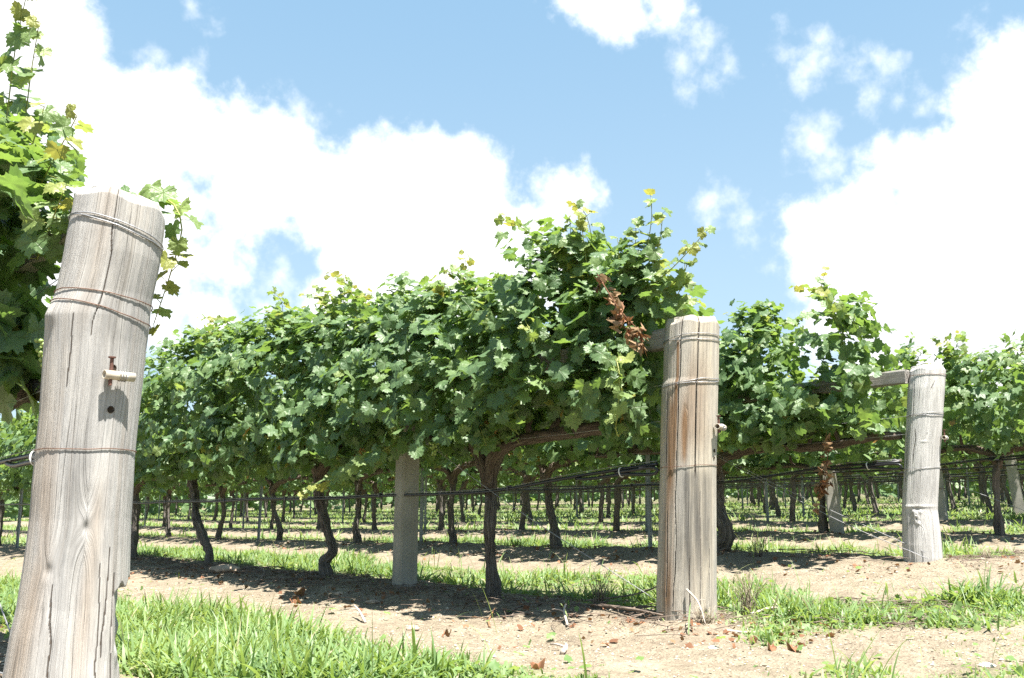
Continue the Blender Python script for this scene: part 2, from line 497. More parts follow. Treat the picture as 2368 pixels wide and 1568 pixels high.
def concrete_material():
    m = Mat('concrete')
    o = m.obj()
    a = m.noise(o, 3.2, 5, .6); b = m.noise(o, 60, 3, .6); s = m.noise(m.scale(o, (9, 9, .8)), 1, 4)
    c = m.ramp(a, [(.3, (.23, .22, .19)), (.7, (.33, .315, .285))])
    c = m.mix(m.ramp(s, [(.5, 0.), (.75, .45)]), c, (.19, .165, .13))
    return m.end(m.bsdf(c, .9, .2, m.bump(m.math('ADD', b, a), .35, .004)))


M_CONC = concrete_material()


def soil_material():
    m = Mat('sandy_soil')
    p = m.pos()
    big = m.noise(p, .55, 5, .55); mid = m.noise(p, 4.0, 6, .65); grit = m.noise(p, 60, 4, .7); cell = m.voro(p, 70).outputs['Distance']; clod = m.noise(p, 15, 5, .7)
    c = m.ramp(mid, [(.30, (.172, .145, .105)), (.5, (.254, .217, .159)), (.72, (.325, .286, .218))])
    c = m.mix(m.ramp(big, [(.42, 0.), (.7, .5)]), c, (.225, .182, .136))
    c = m.mix(m.ramp(grit, [(.35, .5), (.55, 0.)]), c, (.115, .09, .066))
    c = m.mix(m.ramp(cell, [(.0, .45), (.22, 0.)]), c, (.36, .325, .27))
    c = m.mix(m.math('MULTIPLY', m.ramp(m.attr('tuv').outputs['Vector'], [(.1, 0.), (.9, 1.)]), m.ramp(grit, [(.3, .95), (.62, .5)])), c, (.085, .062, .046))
    # green tinge of tiny seedlings between the blades
    gm = m.attr('var').outputs['Fac']
    gn = m.noise(p, 26, 4, .7)
    c = m.mix(m.math('MULTIPLY', m.math('MULTIPLY', gm, m.ramp(gn, [(.38, 0.), (.55, 1.)])), .8), c, (.11, .16, .045))
    c = m.mix(m.ramp(clod, [(.36, .55), (.52, 0.)]), c, (.13, .10, .074))
    h = m.math('ADD', m.math('ADD', m.math('MULTIPLY', m.math('ADD', mid, clod), .7), m.math('MULTIPLY', grit, .5)), m.math('MULTIPLY', cell, -.3))
    return m.end(m.bsdf(c, .95, .08, m.bump(h, .8, .03)))


M_SOIL = soil_material()

# ------------------------------------------------------------------ the lie of the land
ROWX = [1.0, 4.12, 7.1] + [10.1 + 3.0 * i for i in range(14)]
GX = np.array([-60, 1.0, 4.12, 7.1, 10.1, 13.1, 16.1, 49.1, 130, 600.])
GZ = np.array([0, 0, 0, .16, .285, .40, .50, 1.38, 3.2, 3.4])


def grass_mask(X, Y):
    """how grassy the ground is, 0..1: strips between the rows and ragged patches on the headland"""
    X = np.asarray(X, float); Y = np.asarray(Y, float)
    n = (fbm(X * .9, Y * .9, 0, 31, 4) - .5) * 1.5 + (fbm(X * 3.2, Y * 3.2, 0, 37, 3) - .5) * .7
    ph = np.where(X < 4.12, (X - 1.0) / 3.12, np.where(X < 7.1, (X - 4.12) / 2.98, np.mod(X - 7.1, 3.0) / 3.0)) * 3.0
    a = np.minimum(ph - .30, 1.92 - ph) / .45 + n * .85
    a = np.where((X < 4.2) & (X > .8), np.minimum(X - 1.22, 2.62 - X) / .35 + n * .8, a)
    far = sstep(9, 16, X)
    a = np.where(X > 9, a + far * (1.35 + n), a)
    inrow = sstep(2.7, 3.7, Y)
    # headland: d runs away from the track, l to the right along it
    d = X * .66 + Y * .751; l = X * .751 - Y * .66
    e1 = np.minimum(np.minimum((d - 4.35) / .45, (6.05 - .18 * l - d) / .4), np.minimum((l - 1.10) / .25, 9))
    e3 = .9 - np.sqrt(((X - 10.6) / 2.5) ** 2 + ((Y - 3.9) / 1.2) ** 2)
    e4 = np.minimum(np.minimum(X - 1.22, 2.55 - X) / .35, (Y - 2.25) / .4)
    e5 = np.minimum((l - 1.3) / .6, (4.6 - d) / .5) * .30 - .22
    b = np.maximum(np.maximum(e1, e3 * 2.4), np.maximum(e4, e5)) + n * 1.0
    b = np.where(X > 12.5, np.maximum(b, .5 + n * 2), b)
    m = a * inrow + b * (1 - inrow)
    m = np.where((X < 6.6) & (Y < 4.2), np.maximum(m, np.minimum(e1, 1) + n * .9), m)
    return sstep(-.05, .75, m)


def ground_z(X, Y, detail=True):
    X = np.asarray(X, float); Y = np.asarray(Y, float)
    z = np.interp(X, GX, GZ)
    z = z - .012 * (np.clip(Y, 0, 24) - 6) * sstep(4.5, 8, X) - .0035 * (np.clip(Y, 3, 24) - 3) * sstep(1, 4, X) * (1 - sstep(4.5, 8, X))
    d = np.where(X < 2.5, X - 1.0, np.where(X < 5.6, X - 4.12, np.where(X < 8.6, X - 7.1, np.mod(X - 10.1 + 1.5, 3.0) - 1.5)))
    inrow = sstep(2.4, 3.6, Y)
    berm = np.exp(-(d / .5) ** 2)
    z = z - .085 * (1 - berm) * inrow - .03 * (1 - inrow)
    if detail:
        near = 1 - sstep(12, 30, np.hypot(X, Y))
        z = z + (fbm(X * 1.1, Y * 1.1, 0, 3, 3) - .5) * .07 + ((fbm(X * 5, Y * 5, 0, 5, 3) - .5) * .045 + (fbm(X * 17, Y * 17, 0, 6, 2) - .5) * .016) * near
    return z


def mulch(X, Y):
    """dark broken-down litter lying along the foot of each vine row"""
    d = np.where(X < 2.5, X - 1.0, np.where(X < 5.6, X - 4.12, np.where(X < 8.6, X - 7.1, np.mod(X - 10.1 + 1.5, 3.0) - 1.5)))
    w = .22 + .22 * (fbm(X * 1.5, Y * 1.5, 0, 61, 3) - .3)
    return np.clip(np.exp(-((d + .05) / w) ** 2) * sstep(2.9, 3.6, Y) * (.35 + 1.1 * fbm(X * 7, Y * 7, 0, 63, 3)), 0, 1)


def gz(x, y):
    return float(ground_z(np.array([x]), np.array([y]))[0])


def build_ground():
    def axis(lo, a, b, hi, st):
        core = np.arange(a, b, st)
        up = [b]; s = st
        while up[-1] < hi: s *= 1.13; up.append(up[-1] + s)
        dn = [a]; s = st
        while dn[-1] > lo: s *= 1.16; dn.append(dn[-1] - s)
        return np.concatenate([np.array(dn[1:])[::-1], core, up])
    xs = axis(-300, .6, 9.5, 900, .03); ys = axis(-300, .8, 10.5, 900, .03)
    X, Y = np.meshgrid(xs, ys, indexing='ij')
    Z = ground_z(X, Y)
    ny = len(ys); i = np.arange(len(xs) - 1)[:, None] * ny; j = np.arange(ny - 1)[None]
    F = np.stack([i + j, i + ny + j, i + ny + j + 1, i + j + 1], -1).reshape(-1, 4)
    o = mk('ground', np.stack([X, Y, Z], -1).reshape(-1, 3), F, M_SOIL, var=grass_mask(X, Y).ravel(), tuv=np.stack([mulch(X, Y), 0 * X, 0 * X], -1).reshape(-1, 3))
    tag(o, 'bare sandy soil of the vineyard floor and headland', 'ground', kind='structure')


build_ground()

# ------------------------------------------------------------------ leaves
def leaf_template(M, seed, ring):
    r = np.random.default_rng(seed)
    th = np.linspace(-math.pi, math.pi, M, endpoint=False) + math.pi / M   # 0 = tip
    ctrl_a = np.array([0, 27, 56, 88, 116, 150, 172, 180]) / 180 * math.pi
    ctrl_r = np.array([1.0, .76, .95, .72, .86, .72, .42, .12]) * (1 + r.normal(0, .05, 8))
    ta = np.abs(th); i0 = np.clip(np.searchsorted(ctrl_a, ta) - 1, 0, 6); f = (ta - ctrl_a[i0]) / (ctrl_a[i0 + 1] - ctrl_a[i0]); f = f * f * (3 - 2 * f) * .6 + f * .4
    R = ctrl_r[i0] * (1 - f) + ctrl_r[i0 + 1] * f
    teeth = np.where(np.arange(M) % 2 == 0, 1.09, .90)
    R = R * teeth * (1 + r.normal(0, .03, M))
    x, y = np.sin(th) * R * .64, np.cos(th) * R * .60
    cup, fold, ph = r.uniform(-.55, .10), r.uniform(.0, .38), r.uniform(0, 6.28)

    def zf(x, y):
        rr = np.hypot(x, y); a = np.arctan2(x, y)
        return cup * rr ** 2 + fold * np.abs(x) * .8 + .10 * np.sin(3 * a + ph) * rr + .05 * np.sin(7 * a + ph * 2) * rr
    k = np.arange(M); k2 = (k + 1) % M
    if ring:
        V = [np.array([[0, 0, 0]])]
        xi, yi = x * .52, y * .52
        V.append(np.stack([xi, yi, zf(xi, yi)], 1)); V.append(np.stack([x, y, zf(x, y)], 1))
        T = [np.stack([np.zeros(M, int), 1 + k2, 1 + k], 1), np.stack([1 + k, 1 + k2, 1 + M + k2], 1), np.stack([1 + k, 1 + M + k2, 1 + M + k], 1)]
        # skip the sector across the stalk notch
        V = np.vstack(V); F = np.vstack(T)
    else:
        V = np.vstack([[[0, 0, 0]], np.stack([x, y, zf(x, y)], 1)])
        F = np.stack([np.zeros(M, int), 1 + k2, 1 + k], 1)
    return V, F[:, ::-1][:, [0, 2, 1]] if False else F


TPL = {'hi': [leaf_template(34, s, True) for s in range(10)], 'mid': [leaf_template(22, 40 + s, True) for s in range(8)], 'low': [leaf_template(13, 80 + s, False) for s in range(6)]}


def leaves(geo, P, N, T, s, var, tpl, rng):
    """add one leaf mesh per point: P stalk point, N face normal, T direction of the tip"""
    T = nrm(T - N * np.sum(T * N, 1, keepdims=True)); B = np.cross(T, N)
    idx = rng.integers(0, len(tpl), len(P))
    for k, (V, F) in enumerate(tpl):
        q = np.where(idx == k)[0]
        if not len(q): continue
        sx = s[q] * rng.uniform(.9, 1.1, len(q))
        W = P[q][:, None] + sx[:, None, None] * V[None, :, 0:1] * B[q][:, None] + s[q][:, None, None] * (V[None, :, 1:2] * T[q][:, None] + V[None, :, 2:3] * N[q][:, None])
        FF = (F[None] + (np.arange(len(q)) * len(V))[:, None, None]).reshape(-1, 3)
        geo.add(W.reshape(-1, 3), FF, np.repeat(var[q], len(V)), np.tile(V * [1, 1, 0], (len(q), 1)) + np.repeat(rng.uniform(0, 0, (len(q), 1)), len(V), 0))


def leaf_run(rng, geo, stem, path, size, tpl, young=0., gap=.06, stem_r=.003, out=np.array([0, 0, 0.]), tips=True, stemgeo=True):
    """a shoot: a thin stem with alternating stalked leaves that get smaller and yellower to the tip"""
    P, t, q = resample(path, gap)
    n = len(P)
    if stemgeo:
        V, F, uv = tube(path, [stem_r * 1.2, stem_r * .5], 5, .06); stem.add(V, F, 0, uv)
    d = nrm(np.gradient(P, axis=0))
    side = nrm(np.cross(d, np.array([0, 0, 1.])) + rng.normal(0, .35, (n, 3)))
    side[1::2] *= -1
    stalk = size * (.35 + rng.uniform(0, .35, n)) * (1 - .5 * t)
    L = P + side * stalk[:, None] + np.array([0, 0, .15]) * stalk[:, None]
    nn = nrm(np.array([0, -.15, .6]) + side * .3 + out * .6 + rng.normal(0, .45, (n, 3)))
    tt = side * .7 + np.array([0, 0, -.75]) + out * .3 + rng.normal(0, .35, (n, 3))
    s = size * rng.uniform(.8, 1.15, n) * (1 - .42 * t ** 2.5 if tips else 1)
    va = np.clip(rng.uniform(.05, .55, n) + young * (.15 + .5 * t), 0, .9)
    leaves(geo, L, nn, tt, s, va, tpl, rng)
    if stemgeo:
        for a, b in zip(P[::1], L[::1]):
            V, F, uv = tube(np.array([a, (a + b) / 2 + [0, 0, .01], b]), [.0016, .0012], 4, .05, cap=False); stem.add(V, F, 0, uv)


def crown(rng, y0, y1, top, n, tpl, size=.12, xw=.42, zb=1.0, shoots=9, stems=True, seed=0, xoff=0., tall=.4, taper=False, lift=lambda y: 0 * y):
    """foliage of one vine in its own coordinates (x across the row, y along it, z up): leafy laterals over a lumpy hedge-like
    envelope, some inside, and upright shoots breaking out of the top. Returns (leaf Geo, stem Geo)."""
    geo, stem = Geo(), Geo()
    nc = max(1, int(n / 7))
    y = rng.uniform(y0, y1, nc)
    zt = top(y); zlow = zb + (vn(y * 2.3, seed, 0, seed + 3) - .5) * .16 + lift(y)
    phi = np.where(rng.random(nc) < .5, rng.uniform(-.62, 1.57, nc), math.pi - rng.uniform(-.62, 1.57, nc))
    low = rng.random(nc) < .10
    phi = np.where(low, rng.uniform(-2.4, -.7, nc), phi)
    c, s = np.cos(phi), np.sin(phi)
    sp = lambda v, e: np.sign(v) * np.abs(v) ** e
    hz = (zt - zlow) / 2; zc = (zt + zlow) / 2
    rho = np.where(rng.random(nc) < .74, rng.uniform(.80, 1.0, nc), rng.uniform(.3, .8, nc))
    zz = zc + hz * sp(s, .75)
    lump = (vn(y * 2.6 + 50, zz * 2.6, c > 0, seed + 9) - .5) * .62 + (vn(y * 6 + 50, zz * 6, c > 0, seed + 19) - .5) * .25
    rho = rho * (1 + lump * 1.15)
    thin = sstep(.28, .46, vn(y * 3.1 + 9, zz * 3.1, c > 0, seed + 29)) + .35 - .5 * sstep(.55, .95, (zz - zlow) / np.maximum(zt - zlow, .2))
    keep = rng.random(nc) < thin
    width = xw * (1 - .58 * sstep(.1, 1., s))
    if taper: width = width * (.22 + .78 * sstep(0, .6, y - y0))
    zlow_ = zlow
    C = np.stack([width * sp(c, .7) * rho, y, zc + hz * sp(s, .75) * np.where(s > 0, np.minimum(rho, 1.02), 1)], 1)
    out = nrm(np.stack([c, np.zeros(nc), s * .8], 1))
    C, out, s, nc = C[keep], out[keep], s[keep], int(keep.sum())
    k = 7
    d = nrm(out * .45 + rng.normal(0, .55, (nc, 3)) + np.stack([0 * s, 0 * s, np.where(s > .7, .5, -.25)], 1))
    t = (np.arange(k) + rng.uniform(0, .6, (nc, k))) * .058
    P = C[:, None] + d[:, None] * t[..., None] + np.array([0, 0, -.35])[None, None] * (t ** 2)[..., None] * 1.0
    sd = nrm(np.cross(d, [0, 0, 1.]) + .01)
    P = P + sd[:, None] * (np.where(np.arange(k) % 2 == 0, 1, -1)[None, :, None] * rng.uniform(.02, .08, (nc, k, 1)))
    P = P + rng.normal(0, .018, P.shape)
    P = P.reshape(-1, 3) + [xoff, 0, 0]; O = np.repeat(out, k, 0)
    m = len(P)
    zl = zb + lift(P[:, 1])
    q = P[:, 2] < zl - .07 + rng.normal(0, .05, m)
    P[q, 2] = zl[q] - .05 + rng.uniform(-.02, .18, q.sum())
    # soft clip above the canopy top
    tt_ = top(P[:, 1]); ov = P[:, 2] > tt_ + .05
    P[ov, 2] = tt_[ov] - rng.uniform(0, .15, ov.sum())
    if taper:  # the free end stays clear of the end post
        near = (P[:, 1] < y0 + .02) & (P[:, 2] < 1.62)
        P[near, 1] = y0 + .02 + rng.random(near.sum()) * .15
    N = nrm(np.array([0, -.12, .48]) + O * .62 + rng.normal(0, .40, (m, 3)))
    T = O * .45 + np.array([0, 0, -.85]) + rng.normal(0, .45, (m, 3))
    h = (P[:, 2] - zb) / np.maximum(tt_ - zb, .2)
    va = np.clip(rng.uniform(0, .52, m) + .33 * sstep(.72, 1.05, h) * rng.random(m) + (rng.random(m) < .04) * .3, 0, .85)
    va = np.where((rng.random(m) < .02) & (h < .25), rng.uniform(.85, 1., m), va)
    sz = size * rng.uniform(.55, 1.2, m) * (1 - .28 * sstep(.75, 1.0, h))
    leaves(geo, P, N, T, sz, va, tpl, rng)
    for i in range(shoots):
        yy = rng.uniform(y0, y1); z1 = float(top(np.array([yy]))[0]); x0 = rng.uniform(-.22, .22)
        L = rng.uniform(.3, 1.) * tall
        lean = rng.normal(0, .16, 2)
        pth = np.array([[x0 * .6, yy, z1 - .55], [x0, yy + lean[1] * .3, z1 - .2], [x0 + lean[0] * .6, yy + lean[1], z1 + L * .35], [x0 + lean[0] * 1.4, yy + lean[1] * 1.5, z1 + L * .65]])
        leaf_run(rng, geo, stem, pth, size * .9, tpl, .8, .036, .0032, stemgeo=stems)
    for i in range(int(shoots * 1.2)):
        sgn = rng.choice([-1, 1]); yy = rng.uniform(y0 + (.35 if taper else 0), y1); z0 = rng.uniform(zb + .25, float(top(np.array([yy]))[0]) - .1)
        w = xw * rng.uniform(.7, .95); dy = rng.normal(0, .25); dy = abs(dy) if yy < y0 + .8 else dy
        pth = np.array([[sgn * w * .5, yy, z0], [sgn * w, yy + dy * .4, z0 + .03], [sgn * (w + .14), yy + dy, z0 - .07], [sgn * (w + .18), yy + dy * 1.5, z0 - .26]])
        leaf_run(rng, geo, stem, pth, size, tpl, .55, .055, .003, out=np.array([sgn * .7, 0, 0]), stemgeo=stems)
    for i in range(int(shoots * .6)):  # a few shoots trailing below the skirt
        sgn = rng.choice([-1, 1]); yy = rng.uniform(y0 + .2, y1); z0 = zb + .16
        if lift(np.array([yy]))[0] > .05: continue
        w = xw * rng.uniform(.5, .9); dy = rng.normal(0, .15); dy = abs(dy) if yy < y0 + .6 else dy
        pth = np.array([[sgn * w, yy, z0], [sgn * (w + .05), yy + dy, z0 - .08], [sgn * (w + .06), yy + dy * 1.6, z0 - .20 - rng.random() * .10]])
        leaf_run(rng, geo, stem, pth, size * .9, tpl, .4, .05, .0025, out=np.array([sgn * .6, 0, 0]), stemgeo=stems)
    return geo, stem


def flat_top(z, amp, seed, f=1.6):
    return lambda y: z + (vn(np.asarray(y) * f, seed * 3.3, 0, seed) - .5) * 2 * amp + (vn(np.asarray(y) * f * 3.1, seed * 1.3, 0, seed + 2) - .5) * amp


def trunk_mesh(path, r0, sides=26, step=.013, seed=0):
    n = len(path)
    g = Geo()
    V, F, uv = tube(path, [r0 * 1.6, r0 * 1.15, r0 * 1.05, r0, r0 * 1.0, r0 * 1.08, r0 * 1.15], sides, step, .55, seed)
    g.add(V, F, 0, uv)
    return g


def arm_mesh(path, r0, sides=14, step=.018, seed=0, spurs=4, rng=None):
    g = Geo()
    V, F, uv = tube(path, [r0 * 1.15, r0, r0 * .95, r0 * .85, r0 * .7], sides, step, .45, seed)
    g.add(V, F, 0, uv)
    P, t, q = resample(path, .05)
    for i in range(spurs):
        k = int(len(P) * (.35 + .6 * (i + .5) / max(1, spurs)))
        a = P[min(k, len(P) - 1)]
        b = a + np.array([rng.normal(0, .04), rng.normal(0, .03), .10 + rng.random() * .06])
        V, F, uv = tube(np.array([a, (a + b) / 2 + rng.normal(0, .008, 3), b]), [r0 * .55, r0 * .5, r0 * .38], 9, .02, .4, seed + i)
        g.add(V, F, 0, uv)
    return g


def grape_cluster(rng, loc, parent, n=34, w=.05, h=.15, name='grape_cluster'):
    """bunch of round berries on a short stalk"""
    me = bpy.data.meshes.new('b'); import bmesh
    bm = bmesh.new(); bmesh.ops.create_icosphere(bm, subdivisions=2, radius=1.0); bm.to_mesh(me); bm.free()
    sv = np.array([v.co[:] for v in me.vertices]); sf = np.array([p.vertices[:] for p in me.polygons]); bpy.data.meshes.remove(me)
    g = Geo(); pts = []
    for k in range(900):
        if len(pts) >= n: break
        t = rng.random(); a = rng.uniform(0, 6.28); rr = w * (1 - .75 * t) * math.sqrt(rng.random()) + .004
        p = np.array([rr * math.cos(a), rr * math.sin(a), -h * t])
        if all(np.linalg.norm(p - o) > .0145 for o in pts): pts.append(p)
    for p in pts:
        g.add(sv * rng.uniform(.0085, .0105) + p, sf)
    V, F, uv = tube(np.array([[0, 0, .05], [0.004, 0, 0], [0, 0, -h * .6]]), [.002, .002], 5, .02); g.add(V, F, 0, uv)
    o = g.build(name, M_GRAPE, parent); o.location = loc
    return o


def dried_bunch(rng, parent, path, n, size, name='dried_shoot'):
    """a dead shoot hung with curled brown leaves"""
    g = Geo()
    P, t, q = resample(path, .01)
    V, F, uv = tube(path, [.004, .003], 5, .03); g.add(V, F, .1, uv)
    idx = rng.integers(0, len(P), n)
    p = P[idx] + rng.normal(0, .022, (n, 3)) + [0, 0, -.02]
    N = nrm(rng.normal(0, 1, (n, 3)))
    T = np.array([0, 0, -1.]) + rng.normal(0, .4, (n, 3))
    tp = [leaf_template(14, 200 + s, True) for s in range(4)]
    tp = [(V * [.55, 1, 1] + np.stack([0 * V[:, 0], 0 * V[:, 0], 2.6 * V[:, 0] ** 2 + .35 * np.sin(9 * V[:, 1] + 5 * V[:, 0])], 1), F) for V, F in tp]
    leaves(g, p, N, T, size * rng.uniform(.6, 1.1, n), rng.random(n), tp, rng)
    return g.build(name, M_DEAD, parent)


ORD = ['', 'first', 'second', 'third', 'fourth', 'fifth', 'sixth', 'seventh', 'eighth', 'ninth', 'tenth', 'eleventh', 'twelfth', 'thirteenth', 'fourteenth', 'fifteenth', 'sixteenth', 'seventeenth']


def make_vine(X, Y, label, group, tpath, arms, y0, y1, top, n, tpl, seed, size=.12, r0=.045, shoots=9, stems=True, xw=.42, zb=1.0, armr=.034, tall=.4, xoff=0., taper=False, lift=lambda y: 0 * y):
    """one grapevine standing at (X, Y): paths are given as (y, z) or (x, y, z) in world height above the eye-level datum"""
    rng = np.random.default_rng(seed)
    g0 = gz(X, Y)
    root = thing('grapevine', (X, Y, g0), label, 'grapevine', group)
    loc = lambda p: np.array([(q[0] - X, q[1] - Y, q[2] - g0) if len(q) == 3 else (0, q[0] - Y, q[1] - g0) for q in p], float)
    tp = loc(tpath)
    tp[1:-1, 0] += rng.normal(0, .02, len(tp) - 2)
    tp = np.vstack([[tp[0][0], tp[0][1] - .01, -.08], tp[0] * [1, 1, 0] + [0, 0, .02], tp[1:]])
    tg = trunk_mesh(tp, r0, seed=seed); tg.build('trunk', M_BARK, root)
    for i, a in enumerate(arms):
        ap = loc(a); ap[2:, 0] += rng.normal(0, .02, max(0, len(ap) - 2))
        arm_mesh(ap, armr, seed=seed * 7 + i, rng=rng).build('cordon_arm', M_BARK_RED, root)
    gl, gs = crown(rng, y0 - Y, y1 - Y, lambda y: top(y + Y) - g0, n, tpl, size, xw, zb - g0 + np.interp(X, [4.2, 7.1], [0, .12]), shoots, stems, seed, xoff, tall, taper, lambda y: lift(y + Y))
    gl.build('crown', M_LEAF, root)
    if gs.n: gs.build('shoot_stems', M_CANE, root)
    return root


# ------------------------------------------------------------------ front vines
def interp_top(pts, amp=.06, seed=0):
    ys, zs = [p[0] for p in pts], [p[1] for p in pts]
    return lambda y: np.interp(y, ys, zs) + (vn(np.asarray(y) * 5.0, seed, 0, seed + 1) - .5) * 2 * amp


TOPB = interp_top([(3.0, 1.55), (3.25, 1.75), (3.42, 2.12), (3.52, 2.15), (3.68, 1.86), (3.85, 2.12), (4.02, 2.28), (4.2, 2.20), (4.45, 2.08), (4.7, 2.08), (5.0, 2.2), (5.3, 2.1), (5.6, 2.2), (5.9, 2.15), (6.5, 2.28), (7.1, 2.25), (7.6, 2.36), (8.3, 2.42), (8.8, 2.32), (9.3, 2.38), (10.3, 2.38), (11, 2.36), (20, 2.34)], .07, 5)
TOPC = interp_top([(3.2, 1.60), (3.45, 1.72), (3.56, 1.95), (3.68, 2.26), (3.98, 2.34), (4.08, 2.10), (4.17, 1.58), (4.40, 1.56), (4.52, 2.10), (4.60, 2.30), (4.86, 2.30), (4.98, 2.0), (5.1, 1.96), (5.4, 1.98), (5.9, 2.1), (8, 2.3), (30, 2.3)], .04, 8)
TOPA = interp_top([(3.15, 1.45), (3.4, 1.55), (3.6, 1.80), (3.9, 1.98), (4.2, 2.16), (4.5, 2.32), (5, 2.5), (6.5, 2.5)], .05, 2)

HI, MID, LOW = TPL['hi'], TPL['mid'], TPL['low']
GB = 'grapevines of the front row'
vB1 = make_vine(4.12, 4.878, 'front-row grapevine with thick Y-forked trunk right of the square concrete post', GB,
                [(4.878, .014), (4.889, .236), (4.867, .463), (4.918, .664), (4.938, .80)],
                [[(4.93, .70), (4.95, .80), (5.046, .917), (5.14, .995), (5.4, 1.07), (5.75, 1.10)],
                 [(4.925, .70), (4.91, .80), (4.838, .893), (4.74, .975), (4.55, 1.01), (4.30, 1.02), (4.05, 1.03), (3.70, 1.045)]],
                3.42, 5.95, TOPB, 4900, HI, 101, .118, .036, 15, True, .40, 1.04, .045, .3, 0, True, lambda y: .13 * sstep(3.55, 3.75, y) * (1 - sstep(4.5, 4.7, y)))
vB2 = make_vine(4.12, 7.024, 'front-row grapevine with kinked trunk just left of the square concrete post', GB,
                [(7.01, 0), (7.082, .118), (7.005, .226), (7.10, .437), (7.166, .691), (7.20, .82)],
                [[(7.19, .72), (7.231, .876), (7.366, .986), (7.589, 1.06), (7.84, 1.16), (8.1, 1.2)],
                 [(7.18, .72), (7.17, .86), (7.02, 1.0), (6.7, 1.06), (6.2, 1.08)]],
                5.95, 8.2, TOPB, 4200, HI, 102, .117, .037, 11, True, .39, 1.0, .04, .25)
vB3 = make_vine(4.12, 9.357, 'front-row grapevine with trunk bowed to the left, second vine left of the concrete post', GB,
                [(9.357, -.04), (9.425, .15), (9.685, .453), (9.83, .678), (9.93, .88)],
                [[(9.90, .80), (9.93, .94), (9.748, 1.041), (9.318, 1.061), (8.7, 1.06), (8.3, 1.07)],
                 [(9.90, .80), (10.02, .98), (10.154, 1.056), (10.405, 1.113), (10.7, 1.12)]],
                8.2, 10.6, TOPB, 3900, MID, 103, .117, .037, 10, True, .38, .98, .038, .2)
GA = None
vA = make_vine(1.0, 5.6, 'tall grapevine with large leaves behind the leaning grey post at the left edge', GA,
               [(5.6, 0), (5.63, .4), (5.55, .75), (5.58, .9)],
               [[(5.57, .8), (5.5, .95), (5.2, 1.02), (4.6, 1.03), (4.2, 1.02), (3.8, 1.0), (3.45, .98)], [(5.57, .8), (5.65, .95), (5.9, 1.04), (6.4, 1.05)]],
               3.7, 6.3, TOPA, 2300, HI, 104, .155, .055, 1, True, .22, 1.10, .05, .5, -.20, True)


def extra_shoots(root, runs, size, seed, tpl=HI, young=.8, stem_r=.0035):
    rng = np.random.default_rng(seed)
    for path, sz, out in runs:
        g, s = Geo(), Geo()
        leaf_run(rng, g, s, np.array(path, float) - np.array(root.location[:]), size * sz, tpl, young, .040, stem_r, out=np.array(out))
        o = g.build('trailing_leaves', M_LEAF, root); s.build('stem', M_CANE, o)


NEAR = (-.6, -.5, 0)
extra_shoots(vA, [([(1.10, 3.62, 1.72), (1.22, 3.36, 1.70), (1.26, 3.26, 1.58), (1.25, 3.30, 1.42), (1.22, 3.36, 1.22)], .66, (-.3, -.3, 0)),
                  ([(.9, 4.5, 2.0), (.9, 4.45, 2.3), (.9, 4.42, 2.6), (.92, 4.36, 2.95)], .72, NEAR),
                  ([(.92, 4.05, 1.7), (.90, 3.72, 1.80), (.90, 3.50, 1.88), (.90, 3.36, 1.93)], .72, NEAR),
                  ([(.92, 3.8, 1.5), (.90, 3.55, 1.6), (.90, 3.42, 1.69)], .72, NEAR),
                  ([(.92, 4.4, 1.9), (.92, 4.22, 2.15), (.92, 4.18, 2.4), (.92, 4.12, 2.62)], .72, NEAR),
                  ([(.92, 4.2, 1.8), (.90, 3.95, 2.0), (.90, 3.82, 2.12)], .75, NEAR)], .15, 301)
extra_shoots(vB1, [([(4.1, 3.7, 1.75), (4.1, 3.5, 2.0), (4.1, 3.43, 2.2), (4.1, 3.42, 2.36)], 1.0, NEAR),
                   ([(4.15, 3.6, 1.7), (4.1, 3.42, 1.95), (4.1, 3.36, 2.12), (4.1, 3.34, 2.25)], 1.0, NEAR),
                   ([(4.05, 3.65, 1.8), (4.05, 3.52, 2.05), (4.05, 3.5, 2.25)], .95, NEAR),
                   ([(4.1, 3.55, 1.78), (4.1, 3.3, 1.90), (4.1, 3.14, 2.0), (4.1, 3.03, 2.08)], .9, NEAR),
                   ([(4.1, 3.5, 1.75), (4.15, 3.28, 1.85), (4.15, 3.2, 1.95)], 1.0, NEAR),
                   ([(4.1, 3.5, 1.6), (4.2, 3.28, 1.72), (4.2, 3.20, 1.70)], 1.0, NEAR),
                   ([(4.1, 3.6, 1.7), (4.2, 3.33, 1.78), (4.2, 3.27, 1.95)], 1.0, NEAR),
                   ([(4.0, 4.05, 1.95), (4.0, 4.0, 2.15), (4.0, 4.0, 2.34)], 1.0, NEAR),
                   ([(4.05, 4.2, 2.0), (4.0, 4.12, 2.15), (4.0, 4.1, 2.30)], 1.0, NEAR),
                   ([(4.0, 3.85, 1.95), (4.0, 3.88, 2.15), (4.0, 3.9, 2.30)], 1.0, NEAR),
                   ([(3.80, 3.62, 1.40), (3.70, 3.40, 1.38), (3.64, 3.29, 1.28), (3.64, 3.30, 1.08), (3.66, 3.34, .98)], .85, NEAR),
                   ([(3.75, 5.5, 1.02), (3.56, 5.62, .88), (3.52, 5.95, .77), (3.50, 6.35, .67)], 1.0, NEAR)], .118, 302)
rngd = np.random.default_rng(41)
_o = np.array(vB1.location[:])
dried_bunch(rngd, vB1, np.array([(3.78, 3.57, 1.88), (3.74, 3.46, 1.76), (3.76, 3.37, 1.62), (3.86, 3.29, 1.48)]) - _o, 20, .066)
dried_bunch(rngd, vB1, np.array([(3.74, 3.43, 1.60), (3.77, 3.36, 1.53), (3.80, 3.30, 1.48), (3.82, 3.27, 1.43)]) - _o, 9, .066)
for p in [(3.72, 4.72, 1.10), (3.74, 5.05, 1.0), (3.74, 5.5, 1.13)]:
    grape_cluster(rngd, np.array(p) - _o, vB1, 22, .034, .085)
_o = np.array(vA.location[:])
